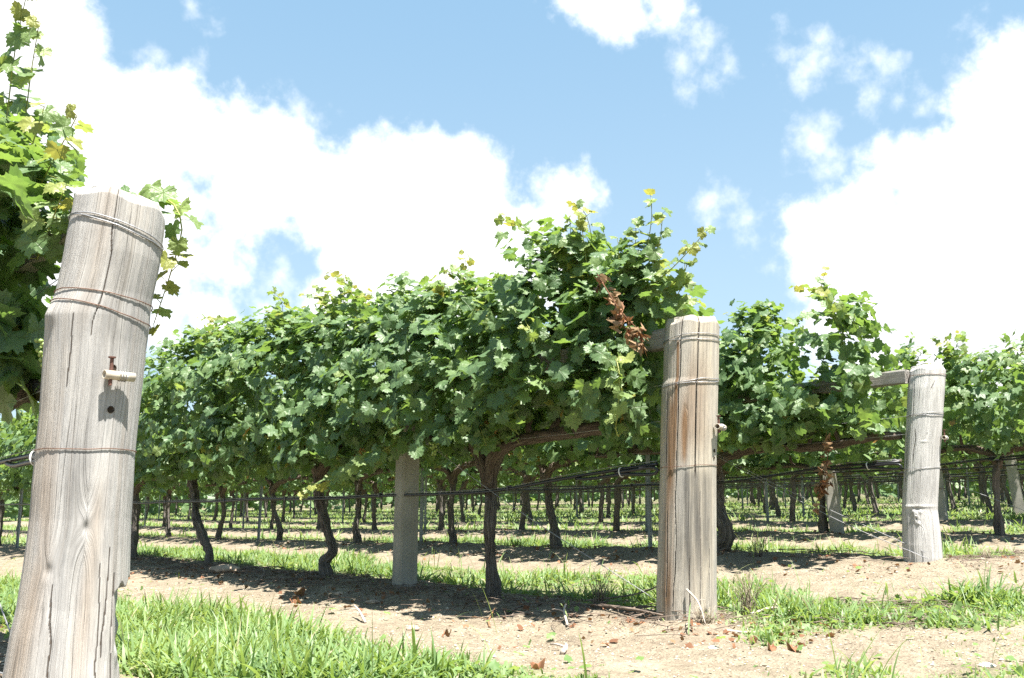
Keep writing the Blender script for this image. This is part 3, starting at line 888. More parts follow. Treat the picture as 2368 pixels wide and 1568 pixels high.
grape_cluster(rngd, np.array((.94, 3.62, 1.17)) - _o, vA, 40, .042, .11)

# row C, the second row
GC = 'grapevines of the second row'
vC1 = make_vine(7.1, 5.24, 'second-row grapevine whose trunk base shows beside the foot of the stained post', GC,
                [(5.24, .16), (5.16, .35), (5.28, .6), (5.30, .85), (5.28, .95)],
                [[(5.27, .88), (5.2, 1.0), (4.9, 1.07), (4.6, 1.09), (4.3, 1.07), (4.0, 1.08), (3.7, 1.12), (3.5, 1.12)], [(5.28, .88), (5.4, 1.02), (5.8, 1.1), (6.3, 1.12)]],
                3.60, 6.3, TOPC, 4900, MID, 105, .118, .06, 4, True, .36, 1.08, .042, .12)
_o = np.array(vC1.location[:])
dried_bunch(rngd, vC1, np.array([(6.78, 3.9, 1.10), (6.78, 3.94, .95), (6.78, 3.98, .78), (6.78, 4.06, .60)]) - _o, 30, .065)
extra_shoots(vC1, [([(6.9, 4.4, 1.08), (6.7, 4.65, 1.07), (6.62, 4.85, 1.05), (6.6, 5.0, .98)], .9, NEAR),
                   ([(6.9, 3.95, 2.2), (6.9, 3.97, 2.38), (6.92, 3.93, 2.5)], .85, NEAR)], .12, 303, MID)
C_SPEC = [(7.37, 'second-row grapevine with high Y fork and leaning trunk behind the forked front vine'), (9.17, 'second-row grapevine with slim upright trunk right of the square concrete post'),
          (11.3, 'second-row grapevine seen between the kinked front vine and the concrete post'), (13.6, 'second-row grapevine leaning left beside a steel picket, left of the kinked front vine')]
for i, (y, lab) in enumerate(C_SPEC):
    r = np.random.default_rng(500 + i); g0 = gz(7.1, y)
    b = [(.10, .12), (.02, -.03), (.03, -.06), (.22, .15)][i]
    make_vine(7.1, y, lab, GC, [(y, g0), (y + .03, g0 + .2), (y + b[0], g0 + .45), (y + b[0] + b[1] * .3, g0 + .68), (y + b[0] + b[1] * .6, g0 + .80)],
              [[(y + b[0] + b[1] * .5, g0 + .72), (y + b[0] - .08, g0 + .86), (y - .4, g0 + .95), (y - .95, g0 + .95)], [(y + b[0] + b[1] * .5, g0 + .72), (y + b[0] + .12, g0 + .88), (y + .5, g0 + .95), (y + 1.0, g0 + .96)]],
              y - 1.08, y + 1.08, TOPC, 2200, MID if i < 1 else LOW, 110 + i, .122, .037, 7, False, .37, 1.02, .036, .25)

# ------------------------------------------------------------------ further vines: six of the kind, copied with their parts
PROTO = []
for k in range(6):
    r = np.random.default_rng(700 + k)
    lx, ly = r.normal(0, .03), r.normal(0, .09)
    tp = np.array([(0, 0, -.08), (0, 0, .02), (lx, ly * .4, .22), (lx * 1.5, ly, .45), (lx, ly * 1.2 + r.normal(0, .04), .66), (0, ly + r.normal(0, .05), .80)])
    tdat = trunk_mesh(tp, r.uniform(.031, .040), 10, .035, 30 + k).data('trunk', M_BARK)
    t = tp[-1]; ad = []
    for sg in (-1, 1):
        ap = np.array([(0, t[1], .73), (0, t[1] + sg * .08, .87), (r.normal(0, .02), t[1] + sg * .35, .95), (r.normal(0, .03), t[1] + sg * .7, .95), (0, sg * 1.0, .96)])
        ad.append(arm_mesh(ap, .036, 8, .035, 60 + k, 3, r).data('cordon_arm', M_BARK_RED))
    gl, gs = crown(r, -1.12, 1.12, flat_top(2.08, .10, k), 1750, LOW, .125, .33, .97, 7, False, 20 + k, tall=.35)
    PROTO.append((tdat, ad, gl.data('crown', M_LEAF)))

rv = np.random.default_rng(77)
count = 0
far_mass = []
FIRST = {3: 3.85, 4: 4.3, 5: 4.2}
for ri, X in enumerate(ROWX):
    if ri == 0: continue
    ys = {1: [11.5, 13.6, 15.7, 17.8, 19.9], 2: [15.8, 18.0, 20.1, 22.3, 24.4, 26.6, 28.7]}.get(ri)
    if ri == 3: ys = [4.0, 5.97, 7.6, 9.24, 11.27, 13.38] + [15.5 + 2.1 * i for i in range(8)]
    if ys is None or ri > 3 and ri != 3:
        y = 4.3 + rv.uniform(-.3, .3); ys = []
        ymax = min(4.0 * X, 42)
        while y < ymax: ys.append(y); y += 2.1 + rv.normal(0, .12)
    for vi, y in enumerate(ys):
        if count >= 285: far_mass.append((X, y)); continue
        td, ad, cd = PROTO[rv.integers(0, 6)]
        z = gz(X, y)
        if ri == 1: lab, grp = f'{ORD[vi + 3]} front-row grapevine to the left of the square concrete post', GB
        elif ri == 2: lab, grp = f'second-row grapevine far to the left, {ORD[vi + 6]} vine from that row\'s white end post', GC
        elif ri <= 5 and vi < 8: lab, grp = f'{ORD[vi + 1]} grapevine from the right-hand end of the {ORD[ri]} row back', 'grapevines of the middle rows'
        else: lab, grp = 'small far-off grapevine with thin dark trunk among the distant back rows', 'distant grapevines'
        root = thing('grapevine', (X, y, z), lab, 'grapevine', grp)
        root.rotation_euler = (0, 0, math.pi if rv.random() < .5 else 0)
        root.scale = (1, rv.uniform(.96, 1.06), rv.uniform(.97, 1.05))
        if ri == 3 and vi < 3: root.scale = (1, .8 if vi == 0 else 1, (.93, .82, .86)[vi])
        for nme, me in [('trunk', td), ('cordon_arm', ad[0]), ('cordon_arm', ad[1]), ('crown', cd)]:
            link(nme, me, root)
        count += 1
# everything beyond the three hundredth vine reads as one mass of rows
g = Geo(); gt = Geo()
for X, y in far_mass:
    td, ad, cd = PROTO[rv.integers(0, 6)]
    V = np.empty(len(cd.vertices) * 3, np.float32); cd.vertices.foreach_get('co', V); V = V.reshape(-1, 3)
    F = np.empty(len(cd.loops), np.int32); cd.loops.foreach_get('vertex_index', F)
    va = np.empty(len(cd.vertices), np.float32); cd.attributes['var'].data.foreach_get('value', va)
    F = F.reshape(-1, 39)[rv.random(len(F) // 39) < .4].reshape(-1, 3)
    g.add(V + [X, y, gz(X, y)], F, va)
for X, ya in [(x, min(4.0 * x, 42)) for x in ROWX[3:]] + [(x, 3.5) for x in np.arange(52.1, 118, 3.3)]:
    yb = min(4.6 * X, 190)
    n = int((yb - ya) * 26); y = rv.uniform(ya, yb, n) if n > 0 else np.zeros(0); n = len(y)
    tip = rv.random(n) < .16
    P = np.stack([X + rv.normal(0, .3, n), y, ground_z(np.full(n, X), y, False) + np.where(tip, rv.uniform(.05, .9, n), rv.uniform(.85, 2.3, n))], 1)
    leaves(g, P, nrm(np.array([-.3, -.3, .7]) + rv.normal(0, .5, (n, 3))), np.array([0, 0, -1.]) + rv.normal(0, .5, (n, 3)), rv.uniform(.3, .6, n), rv.uniform(0, .55, n), LOW, rv)
o = g.build('distant_vines', M_LEAF); tag(o, 'dense green mass of the farthest vine rows', 'vines', kind='stuff')
print('vines', count, 'mass', len(far_mass))
# ------------------------------------------------------------------ timber end posts
TBL = {  # height, axis x, axis y, radius
    'A': [(1.622, 1.043, 3.262, .1575), (1.585, 1.041, 3.264, .1600), (1.535, 1.039, 3.266, .1616), (1.472, 1.034, 3.27, .1641), (1.41, 1.031, 3.273, .165), (1.349, 1.026, 3.278, .1645), (1.272, 1.018, 3.284, .1645), (1.226, 1.011, 3.29, .1708), (1.188, 1.008, 3.293, .1749), (1.106, 1.006, 3.295, .1718), (1.002, 1.006, 3.295, .1686), (.869, 1.005, 3.296, .1637), (.739, 1.003, 3.298, .1625), (.639, 1.003, 3.297, .1638), (.526, 1.004, 3.297, .1634), (.401, 1.004, 3.296, .1679), (.346, 1.004, 3.297, .1709), (.25, 1.004, 3.297, .177), (.169, 1.002, 3.298, .1852), (.089, 1.002, 3.298, .1913), (.01, 1.003, 3.298, .1987), (-.15, 1.003, 3.298, .21)],
    'B': [(1.606, 4.177, 3.215, .1498), (1.570, 4.177, 3.215, .1508), (1.459, 4.17, 3.221, .1531), (1.263, 4.163, 3.228, .1533), (1.239, 4.158, 3.231, .1556), (.974, 4.147, 3.241, .1554), (.737, 4.138, 3.249, .1529), (.504, 4.129, 3.257, .1564), (.275, 4.121, 3.264, .1586), (.14, 4.115, 3.269, .1602), (.028, 4.114, 3.271, .1607), (-.15, 4.11, 3.275, .162)],
    'C': [(1.652, 7.213, 3.285, .1395), (1.611, 7.211, 3.287, .1408), (1.475, 7.194, 3.302, .1449), (1.272, 7.173, 3.32, .1425), (1.006, 7.145, 3.345, .1382), (.808, 7.126, 3.362, .1375), (.644, 7.109, 3.377, .1369), (.547, 7.101, 3.384, .1366), (.418, 7.101, 3.384, .1427), (.29, 7.098, 3.387, .1488), (.194, 7.097, 3.387, .1485), (.115, 7.094, 3.39, .1433), (-.1, 7.09, 3.39, .145)]}


class Post:
    """a tapering log: theta = 0 faces the headland track, positive theta runs to the right of someone standing there"""
    def __init__(s, key, seed, cracks=(), bumps=(), tilt=0., rough=.02, notch=None):
        t = np.array(TBL[key])[::-1]
        s.z, s.x, s.y, s.r = t[:, 0], t[:, 1], t[:, 2], t[:, 3] * {'A': .94, 'B': .985, 'C': .93}[key]
        s.X, yb = float(np.interp(.3, s.z, s.x)), float(np.interp(.3, s.z, s.y))
        s.t = -np.array([s.X, yb, 0]) / math.hypot(s.X, yb); s.rt = np.array([-s.t[1], s.t[0], 0])
        s.seed, s.cracks, s.bumps, s.tilt, s.rough, s.notch = seed, cracks, bumps, tilt, rough, notch

    def rad(s, z, th):
        r = np.interp(z, s.z, s.r)
        fac = .5 + .5 * np.cos(th * 4 + s.seed + 1.5 * np.sin(th))  # roughly faceted chamfer round the sawn top
        r = r - .020 * np.clip((z - s.z[-1] + .026 + .014 * fac) / .034, 0, 1) * (.55 + .75 * fac)
        a = 1 + s.rough * 2 * (vn(np.cos(th) * 1.4 + 7, np.sin(th) * 1.4, z * .8, s.seed) - .5) + s.rough * 1.1 * (vn(np.cos(th) * 6 + 7, np.sin(th) * 6, z * 1.2, s.seed + 1) - .5) + s.rough * .7 * (vn(np.cos(th) * 22 + 7, np.sin(th) * 22, z * 2.5, s.seed + 2) - .5)
        r = r * a
        for th0, z0, z1, dep, wid, wob in s.cracks:
            c = th0 + wob * (vn(z * 3.1, th0 * 9, 0, 3) - .5) + wob * .35 * (vn(z * 13, th0 * 9, 0, 4) - .5)
            on = sstep(z0 - .03, z0 + .05, z) * (1 - sstep(z1 - .12, z1, z)) if z1 < 1.6 else sstep(z0 - .03, z0 + .05, z)
            q = on * np.exp(-((th - c) / (wid * 1.5)) ** 2) * (.6 + .5 * vn(z * 3, th0 * 5, 0, 8))
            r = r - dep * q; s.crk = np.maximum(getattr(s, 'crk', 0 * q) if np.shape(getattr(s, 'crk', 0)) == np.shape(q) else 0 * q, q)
        if s.notch:  # a slab split off one side near the ground
            z1, ta, dep = s.notch
            edge = z1 + .03 * (vn(th * 6, 3, 0, 5) - .5) - .06 * np.clip(ta + .5 - th, 0, 1)
            r = r - dep * (z < edge) * sstep(ta - .25, ta + .35, th) * (1 + .35 * (vn(z * 22, th * 3, 0, 6) - .5))
        for th0, z0, wt, wz, d in s.bumps:
            r = r + d * np.exp(-((th - th0) / wt) ** 2 - ((z - z0) / wz) ** 2)
        return r

    def pt(s, z, th, off=0.):
        z, th = np.asarray(z, float), np.asarray(th, float)
        r = s.rad(z, th) + off
        y = np.interp(z, s.z, s.y)
        p = np.stack(np.broadcast_arrays(np.interp(z, s.z, s.x), y, z), -1) + r[..., None] * (np.cos(th)[..., None] * s.t + np.sin(th)[..., None] * s.rt)
        k = sstep(1.25, 1.62, z) * s.tilt * r * np.sin(th)
        p[..., 2] -= k
        return p

    def build(s, name, mat, label, stain=None, nt=400, nz=340):
        zb = gz(s.X, float(np.interp(.05, s.z, s.y)))
        root = thing(name, (s.X, float(np.interp(zb, s.z, s.y)), zb), label, 'post')
        s.root, s.o = root, np.array(root.location[:])
        zz = np.concatenate([np.linspace(s.z[0], s.z[-1] - .06, nz - 26), np.linspace(s.z[-1] - .058, s.z[-1], 26)])
        th = np.linspace(-math.pi, math.pi, nt, endpoint=False)
        Z, TH = np.meshgrid(zz, th, indexing='ij')
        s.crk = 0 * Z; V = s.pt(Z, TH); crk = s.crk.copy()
        top = V[-1].copy()
        V[-1, :, 2] += (vn(np.cos(th) * 4 + 5, np.sin(th) * 4, 0, s.seed) - .5) * .012
        i = np.arange(nz - 1)[:, None] * nt; j = np.arange(nt)[None]; j2 = (j + 1) % nt
        F = np.stack([i + j, i + j2, i + nt + j2, i + nt + j], -1).reshape(-1, 4)
        cen = top.mean(0)
        ring = cen + (V[-1] - cen) * .82 + [0, 0, .002]
        ring2 = cen + (V[-1] - cen) * .4 + [0, 0, .003]
        Vv = np.vstack([V.reshape(-1, 3), ring, ring2, [cen + [0, 0, .003]]]) - s.o
        b = (nz - 1) * nt; k = np.arange(nt); k2 = (k + 1) % nt
        F2 = np.vstack([np.stack([b + k, b + k2, b + nt + k2, b + nt + k], 1), np.stack([b + nt + k, b + nt + k2, b + 2 * nt + k2, b + 2 * nt + k], 1)])
        F3 = np.stack([b + 2 * nt + k, b + 2 * nt + k2, np.full(nt, b + 3 * nt)], 1)
        # a spiral-free grain coordinate that wanders round knots
        wob = .05 * (vn(np.cos(TH) * 2, np.sin(TH) * 2, Z * 2.2, s.seed + 5) - .5) + .10 * (vn(Z * 1.6, s.seed, 0, 7) - .5)
        for th0, z0, wt, wz, d in s.bumps:
            wob = wob + .12 * np.exp(-((TH - th0) / (wt * 3)) ** 2 - ((Z - z0) / (wz * 4)) ** 2) * np.sign(TH - th0)
        uv = np.stack([np.cos(TH + wob), np.sin(TH + wob), Z], -1).reshape(-1, 3)
        cap_uv = np.stack([np.cos(th), np.sin(th), np.full(nt, 1.9)], -1)
        uv = np.vstack([uv, cap_uv * [.8, .8, 1], cap_uv * [.4, .4, 1], [[0, 0, 1.9]]])
        va = (stain(Z, TH) if stain else 0 * Z) + 0 * Z
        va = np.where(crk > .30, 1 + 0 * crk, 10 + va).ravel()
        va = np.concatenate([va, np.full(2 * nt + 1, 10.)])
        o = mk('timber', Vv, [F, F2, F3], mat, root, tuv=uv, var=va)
        sm = np.ones(len(o.data.polygons), bool); sm[len(F):] = False; o.data.polygons.foreach_set('use_smooth', sm)
        return root

    def ring(s, z0, slope, rr, mat, turns=1, gap=.010, wav=.004, a0=-math.pi, a1=math.pi):
        for k in range(turns):
            th = np.linspace(a0, a1, 150)
            z = z0 + slope * np.sin(th) + k * gap + wav * (vn(th * 2.2, k * 5, z0 * 9, 9) - .5) * 2 + (gap * .8 * np.sin(th * 1.0 + .6) if k else 0)
            P = s.pt(z, th, rr * 1.3 + .0025 * vn(th * 2, z0 * 7, k, 4)) - s.o
            V, F, uv = tube(P, [rr], 6, .02, straight=True)
            g = Geo(); g.add(V, F, 0, uv); g.build('wire_wrap', mat, s.root)

    def peg(s, z, th, length=.10, r=.0155, nail=True):
        """a short pipe held off the timber by a nail, fence wire wound round it"""
        p = s.pt(np.array([z]), np.array([th]), .030)[0] - s.o
        tn = math.cos(th) * s.rt - math.sin(th) * s.t
        out = math.cos(th) * s.t + math.sin(th) * s.rt
        a, b = p - tn * length / 2, p + tn * length / 2
        g = Geo()
        n = 20; ths = np.linspace(0, 2 * math.pi, n, endpoint=False)
        prof = [(a, r), (b, r), (b, r * .78), (a + (b - a) * .55, r * .78), (a + (b - a) * .45, r * .78), (a, r * .78)]
        Vs = np.vstack([c + q * (np.cos(ths)[:, None] * out + np.sin(ths)[:, None] * np.array([0, 0, 1.])) for c, q in prof])
        Fs = np.vstack([np.stack([i * n + np.arange(n), i * n + (np.arange(n) + 1) % n, ((i + 1) % 6) * n + (np.arange(n) + 1) % n, ((i + 1) % 6) * n + np.arange(n)], 1) for i in range(6) if i != 3])
        g.add(Vs, Fs); pipe = g.build('pipe_peg', M_PIPE, s.root)
        g = Geo()
        for k in range(3):
            c = p + tn * (-.002 + .0085 * k); tt = np.linspace(0, 2 * math.pi, 26)
            P = c + (r + .0018) * (np.cos(tt)[:, None] * out + np.sin(tt)[:, None] * np.array([0, 0, 1.])) + tn * (.006 * tt / 6.28)[:, None]
            V, F, uv = tube(P, [.0017], 5, .01, straight=True); g.add(V, F, 0, uv)
        g.build('wire_coil', M_WIRE, pipe)
        q = a + tn * .022
        g = Geo()
        V, F, uv = tube(np.array([q + [0, 0, .058], q + [0, 0, -.034]]), [.0062], 8, .02); g.add(V, F, 0, uv)
        V, F, uv = tube(np.array([q + [0, 0, .060], q + [0, 0, .056]]), [.0125], 10, .004); g.add(V, F, 0, uv)
        g.build('nail', M_RUST, s.root, smooth=False)

    def hole(s, z, th, r=.010):
        p = s.pt(np.array([z]), np.array([th]), .0025)[0] - s.o
        out = math.cos(th) * s.t + math.sin(th) * s.rt; tn = math.cos(th) * s.rt - math.sin(th) * s.t
        n = 18; a = np.linspace(0, 2 * math.pi, n, endpoint=False)
        R = lambda q: q * (np.cos(a)[:, None] * tn + np.sin(a)[:, None] * np.array([0, 0, 1.]))
        V = np.vstack([p + R(r * 1.02), p + R(r * .9) + out * .001, p + R(r * .7) - out * .0015, [p - out * .002]])
        k = np.arange(n); k2 = (k + 1) % n
        F = np.vstack([np.stack([i * n + k, i * n + k2, (i + 1) * n + k2, (i + 1) * n + k], 1) for i in range(2)])
        F3 = np.stack([2 * n + k, 2 * n + k2, np.full(n, 3 * n)], 1)
        mk('dark_hole_disc', V, [F, F3], M_HOLE, s.root)  # shallow dark disc on the timber; the hole's inner shade is its colour


def g2(x, m, w): return np.exp(-((x - m) / w) ** 2)


def stainA(Z, T):
    b = .7 * g2(T, -.95 + .15 * np.sin(Z * 3), .28) * sstep(1.1, .5, Z) + .5 * g2(T, .1 + .2 * np.sin(Z * 2.3), .16) * sstep(.75, .5, Z) * sstep(-.1, .2, Z) + .45 * g2(T, -.25, .2) * sstep(1.0, 1.3, Z)
    g = .35 * g2(T, .35, .6) * g2(Z, 1.25, .22) + .55 * g2(T, -.15, .25) * g2(Z, .62, .22) + .4 * g2(T, -.9, .2) * g2(Z, .45, .1)
    return b - g


def stainB(Z, T):
    b = 1.1 * g2(T, -.52 + .03 * np.sin(Z * 6), .055) * sstep(1.50, 1.42, Z) * sstep(.7, 1.25, Z) + .85 * g2(T, -.66, .22) * sstep(1.3, 1.0, Z) * sstep(-.1, .15, Z) + .55 * g2(T, -.15, .12) * sstep(1.2, 1.0, Z) * sstep(.75, .85, Z) + .4 * g2(T, .2, .5) * sstep(.75, 1.0, Z) * sstep(1.5, 1.2, Z)
    g = .95 * (g2(T, .10, .46) * sstep(.80, .72, Z) * sstep(.02, .40, Z) * (.6 + .5 * np.sin(T * 9 + Z * 3) ** 2)) + .8 * g2(T, -.62, .12) * g2(Z, .45, .22) + .5 * g2(T, .75, .25) * sstep(.8, .7, Z) * sstep(.2, .4, Z)
    return 1.3 * b - 1.15 * g


def stainC(Z, T):
    return -.45 * g2(T, -.1, .35) * g2(Z, .72, .16) - .4 * g2(T, -.5, .3) * g2(Z, .36, .08) - .3 * g2(T, .7, .3) * g2(Z, .9, .4) + .25 * g2(T, -.2, .5) * sstep(.2, .12, Z)


pA = Post('A', 11, cracks=[(-.10, 1.1, 1.7, .009, .0062, .16), (.74, -.05, .40, .012, .008, .16), (.56, .1, .50, .005, .006, .2), (-.30, -.05, .40, .009, .0075, .3), (.4, .0, .45, .004, .0055, .2), (-.50, .95, 1.25, .003, .005, .2)],
          bumps=[(.10, .53, .10, .035, .006), (.10, .50, .05, .02, -.008), (-1.1, 1.19, .25, .035, .012), (-.55, .37, .08, .02, -.007), (1.25, .22, .2, .012, -.016), (1.2, .13, .15, .01, -.014)], tilt=.16, notch=(.335, .95, .040))
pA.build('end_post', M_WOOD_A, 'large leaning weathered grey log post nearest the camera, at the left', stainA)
pA.ring(1.490, -.026, .0022, M_WIRE, 2, .010)
pA.ring(1.262, -.016, .0018, M_WIRE_RUST, 1); pA.ring(1.212, -.034, .0018, M_WIRE_RUST, 1); pA.ring(.750, .000, .0016, M_WIRE_RUST, 1)
pA.peg(.985, .42, .100, .0150); pA.hole(1.013, .36, .0115); pA.hole(.877, .40, .0115)

pB = Post('B', 23, cracks=[(.25, .72, 1.7, .014, .011, .03), (-.42, .05, 1.62, .010, .008, .12), (.03, -.02, .36, .012, .008, .25), (.45, .0, .70, .006, .005, .06), (.85, .0, .55, .005, .005, .06), (-.9, .8, 1.24, .008, .012, .03), (-.75, .1, .6, .005, .01, .1)],
          bumps=[(.70, .02, .12, .02, -.010), (-.15, 1.12, .04, .02, .003), (-1.25, 1.2, .2, .03, .004)], tilt=0.)
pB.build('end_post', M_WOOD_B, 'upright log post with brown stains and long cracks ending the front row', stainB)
pB.ring(1.475, .000, .0020, M_WIRE, 2, .018); pB.ring(1.232, .014, .0020, M_WIRE, 2, .010); pB.ring(.787, .004, .0015, M_WIRE_RUST, 1)
pB.peg(.995, 1.18, .105, .0155); pB.hole(.868, 1.12, .010); pB.hole(.83, 1.1, .008)

pC = Post('C', 37, cracks=[(-.75, 1.25, 1.55, .004, .01, .3), (-.5, .9, 1.2, .004, .012, .5), (-.95, .75, 1.2, .005, .015, .5), (.1, 1.45, 1.58, .003, .01, 1.2)],
          bumps=[(-.20, .50, .13, .035, .012), (-.20, .495, .05, .018, -.020), (-.2, .575, .9, .010, .006), (-.1, .56, .2, .014, -.010), (-.33, .54, .10, .02, .006), (.02, .54, .10, .02, .006), (-.12, .45, .1, .012, .006), (.05, 1.06, .2, .008, .003)], tilt=0., rough=.03)
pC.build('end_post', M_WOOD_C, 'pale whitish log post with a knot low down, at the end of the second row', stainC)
pC.ring(1.575, .000, .0018, M_WIRE_RUST, 1); pC.ring(1.262, .0, .0018, M_WIRE, 2, .012); pC.ring(.862, .004, .0016, M_WIRE, 1)
pC.peg(1.09, 1.30, .08, .015)
g = Geo(); V, F, uv = tube(np.array([pC.pt(np.array([.505]), np.array([-.2]), -.006)[0], pC.pt(np.array([.500]), np.array([-.2]), .012)[0]]) - pC.o, [.016, .011], 12, .01); g.add(V, F, 0, uv)
_u = np.tile([1.0, .2, .5], (g.n, 1)); mk('knot_stub', np.concatenate(g.V), [np.concatenate(f) for f in g.F.values()], M_WOOD_C, pC.root, tuv=_u, var=np.full(g.n, 10.))

# ------------------------------------------------------------------ brace rails, concrete posts, steel pickets
def rail(x0, x1, y0, y1, z0, z1, w, h, label):
    a, b = np.array([x0, y0, z0]), np.array([x1, y1, z1])
    n = 40; t = np.linspace(0, 1, n); L = np.linalg.norm(b - a)
    c = np.array([(-1, -1), (-.9, -1.04), (.9, -1.04), (1, -1), (1.04, -.9), (1.04, .9), (1, 1), (.9, 1.04), (-.9, 1.04), (-1, 1), (-1.04, .9), (-1.04, -.9)]) * [w / 2, h / 2]
    m = len(c)
    V = (a + (b - a) * t[:, None])[:, None] + np.stack([np.broadcast_to(c[:, 0], (n, m)), 0 * np.broadcast_to(c[:, 0], (n, m)), np.broadcast_to(c[:, 1], (n, m))], -1)
    V = V + (vn(t[:, None] * 20, np.arange(m)[None], 0, int(x0 * 9)) - .5)[..., None] * .008
    i = np.arange(n - 1)[:, None] * m; j = np.arange(m)[None]; j2 = (j + 1) % m
    F = np.stack([i + j, i + j2, i + m + j2, i + m + j], -1).reshape(-1, 4)
    caps = np.array([np.arange(m)[::-1], (n - 1) * m + np.arange(m)])
    ang = np.arctan2(c[:, 1], c[:, 0])
    uv = np.stack(np.broadcast_arrays(np.cos(ang)[None], np.sin(ang)[None], t[:, None] * L), -1).reshape(-1, 3)
    o = mk('brace_rail', (V - a).reshape(-1, 3), [F, caps], M_RAIL, tuv=uv, var=np.full(n * m, 10.), smooth=False)
    o.location = a
    return tag(o, label, 'rail')


rail(1.0, 1.0, 3.30, 5.8, 1.60, 1.60, .07, .088, 'squared grey timber rail running from the leaning post into the big leaves')
rail(4.12, 4.12, 3.33, 5.85, 1.51, 1.47, .085, .105, 'short visible timber rail beside dead brown leaves left of the stained post')
rail(7.1, 7.1, 3.40, 5.9, 1.575, 1.535, .08, .10, 'pale timber rail end emerging from leaves left of the whitish post')


def concrete_post(X, Y, ry, lean, label, a=.145, h=1.55, wire=False):
    z = gz(X, Y)
    root = thing('concrete_post', (X, Y, z), label, 'post')
    root.rotation_euler = (lean, 0, ry)
    b = .014; hh = a / 2
    c = np.array([(-hh + b, -hh), (hh - b, -hh), (hh, -hh + b), (hh, hh - b), (hh - b, hh), (-hh + b, hh), (-hh, hh - b), (-hh, -hh + b)])
    zs = np.concatenate([[-.15], np.linspace(0, h, 24)]); n, m = len(zs), 8
    V = np.stack([np.broadcast_to(c[:, 0], (n, m)) * (1 - .06 * np.clip(zs, 0, 9) / h)[:, None], np.broadcast_to(c[:, 1], (n, m)) * (1 - .06 * np.clip(zs, 0, 9) / h)[:, None], np.broadcast_to(zs[:, None], (n, m))], -1)
    V[..., :2] += ((vn(zs[:, None] * 5, np.arange(m)[None] * .7, X, 3) - .5) * .006)[..., None]
    i = np.arange(n - 1)[:, None] * m; j = np.arange(m)[None]; j2 = (j + 1) % m
    F = np.stack([i + j, i + j2, i + m + j2, i + m + j], -1).reshape(-1, 4)
    mk('shaft', V.reshape(-1, 3), [F, np.array([(n - 1) * m + np.arange(m)])], M_CONC, root, smooth=False)
    if wire:
        tt = np.linspace(0, 2 * math.pi, 30); q = hh * 1.13
        P = np.stack([np.clip(np.cos(tt) * q * 1.6, -q, q), np.clip(np.sin(tt) * q * 1.6, -q, q), .42 + .006 * np.sin(tt * 2)], 1)
        V, F, uv = tube(P, [.003], 5, .02, straight=True); gg = Geo(); gg.add(V, F, 0, uv); gg.build('wire_wrap', M_WIRE_RUST, root)
    return root


concrete_post(4.12, 5.9, rad(-9), rad(.8), 'square concrete post in the front row with leaves over its top', .148)
concrete_post(10.1, 5.80, rad(24), rad(-4.5), 'leaning concrete post with dead brown leaves hanging beside it', .15)
concrete_post(13.1, 5.94, rad(15), rad(-2.5), 'slim concrete post half hidden by the right side of the whitish log post', .15, wire=True)
concrete_post(16.1, 6.05, rad(20), rad(-4), 'concrete post near the right edge, beside a curved vine trunk', .17)


def picket_data():
    g = Geo(); h = 1.9
    for a in (90, 210, 330):
        c, s = math.cos(rad(a)), math.sin(rad(a)); w, t = .026, .0022
        V = np.array([(r * c - q * s, r * s + q * c, z) for z in (-.1, h) for r, q in ((.001, -t), (w, -t), (w, t), (.001, t))])
        g.add(V, np.array([(0, 3, 2, 1), (4, 5, 6, 7), (0, 1, 5, 4), (1, 2, 6, 5), (2, 3, 7, 6), (3, 0, 4, 7)]))
    return g.data('steel_picket', M_STEEL, False)


PK = picket_data()
picks = [(4.12, 16.6, 'steel picket in the front row near the left edge, past the leaning post'), (7.1, 14.28, 'steel picket in the second row just right of a leaning trunk'),
         (10.1, 13.85, 'steel picket in the third row between the concrete post and forked trunk'), (13.1, 8.72, 'steel picket between the stained log post and the whitish log post'), (7.1, 6.05, 'steel picket just behind the left edge of the stained log post')]
rp = np.random.default_rng(5)
for ri in range(2, 13):
    X = ROWX[ri]; y = 8.7 + (ri % 3) * .6
    while y < min(3.8 * X, 40):
        if not any(abs(X - a) < .1 and abs(y - b) < 2.5 for a, b, _ in picks): picks.append((X, y + rp.normal(0, .1), None))
        y += 6.2
for X, Y, lab in picks:
    o = link('steel_picket', PK); o.location = (X, Y, gz(X, Y)); o.rotation_euler = (rp.normal(0, .012), rp.normal(0, .012), rp.uniform(0, 2))
    tag(o, lab or 'thin grey steel picket standing far back among the vine trunks', 'picket', 'steel pickets' if lab else 'far steel pickets')

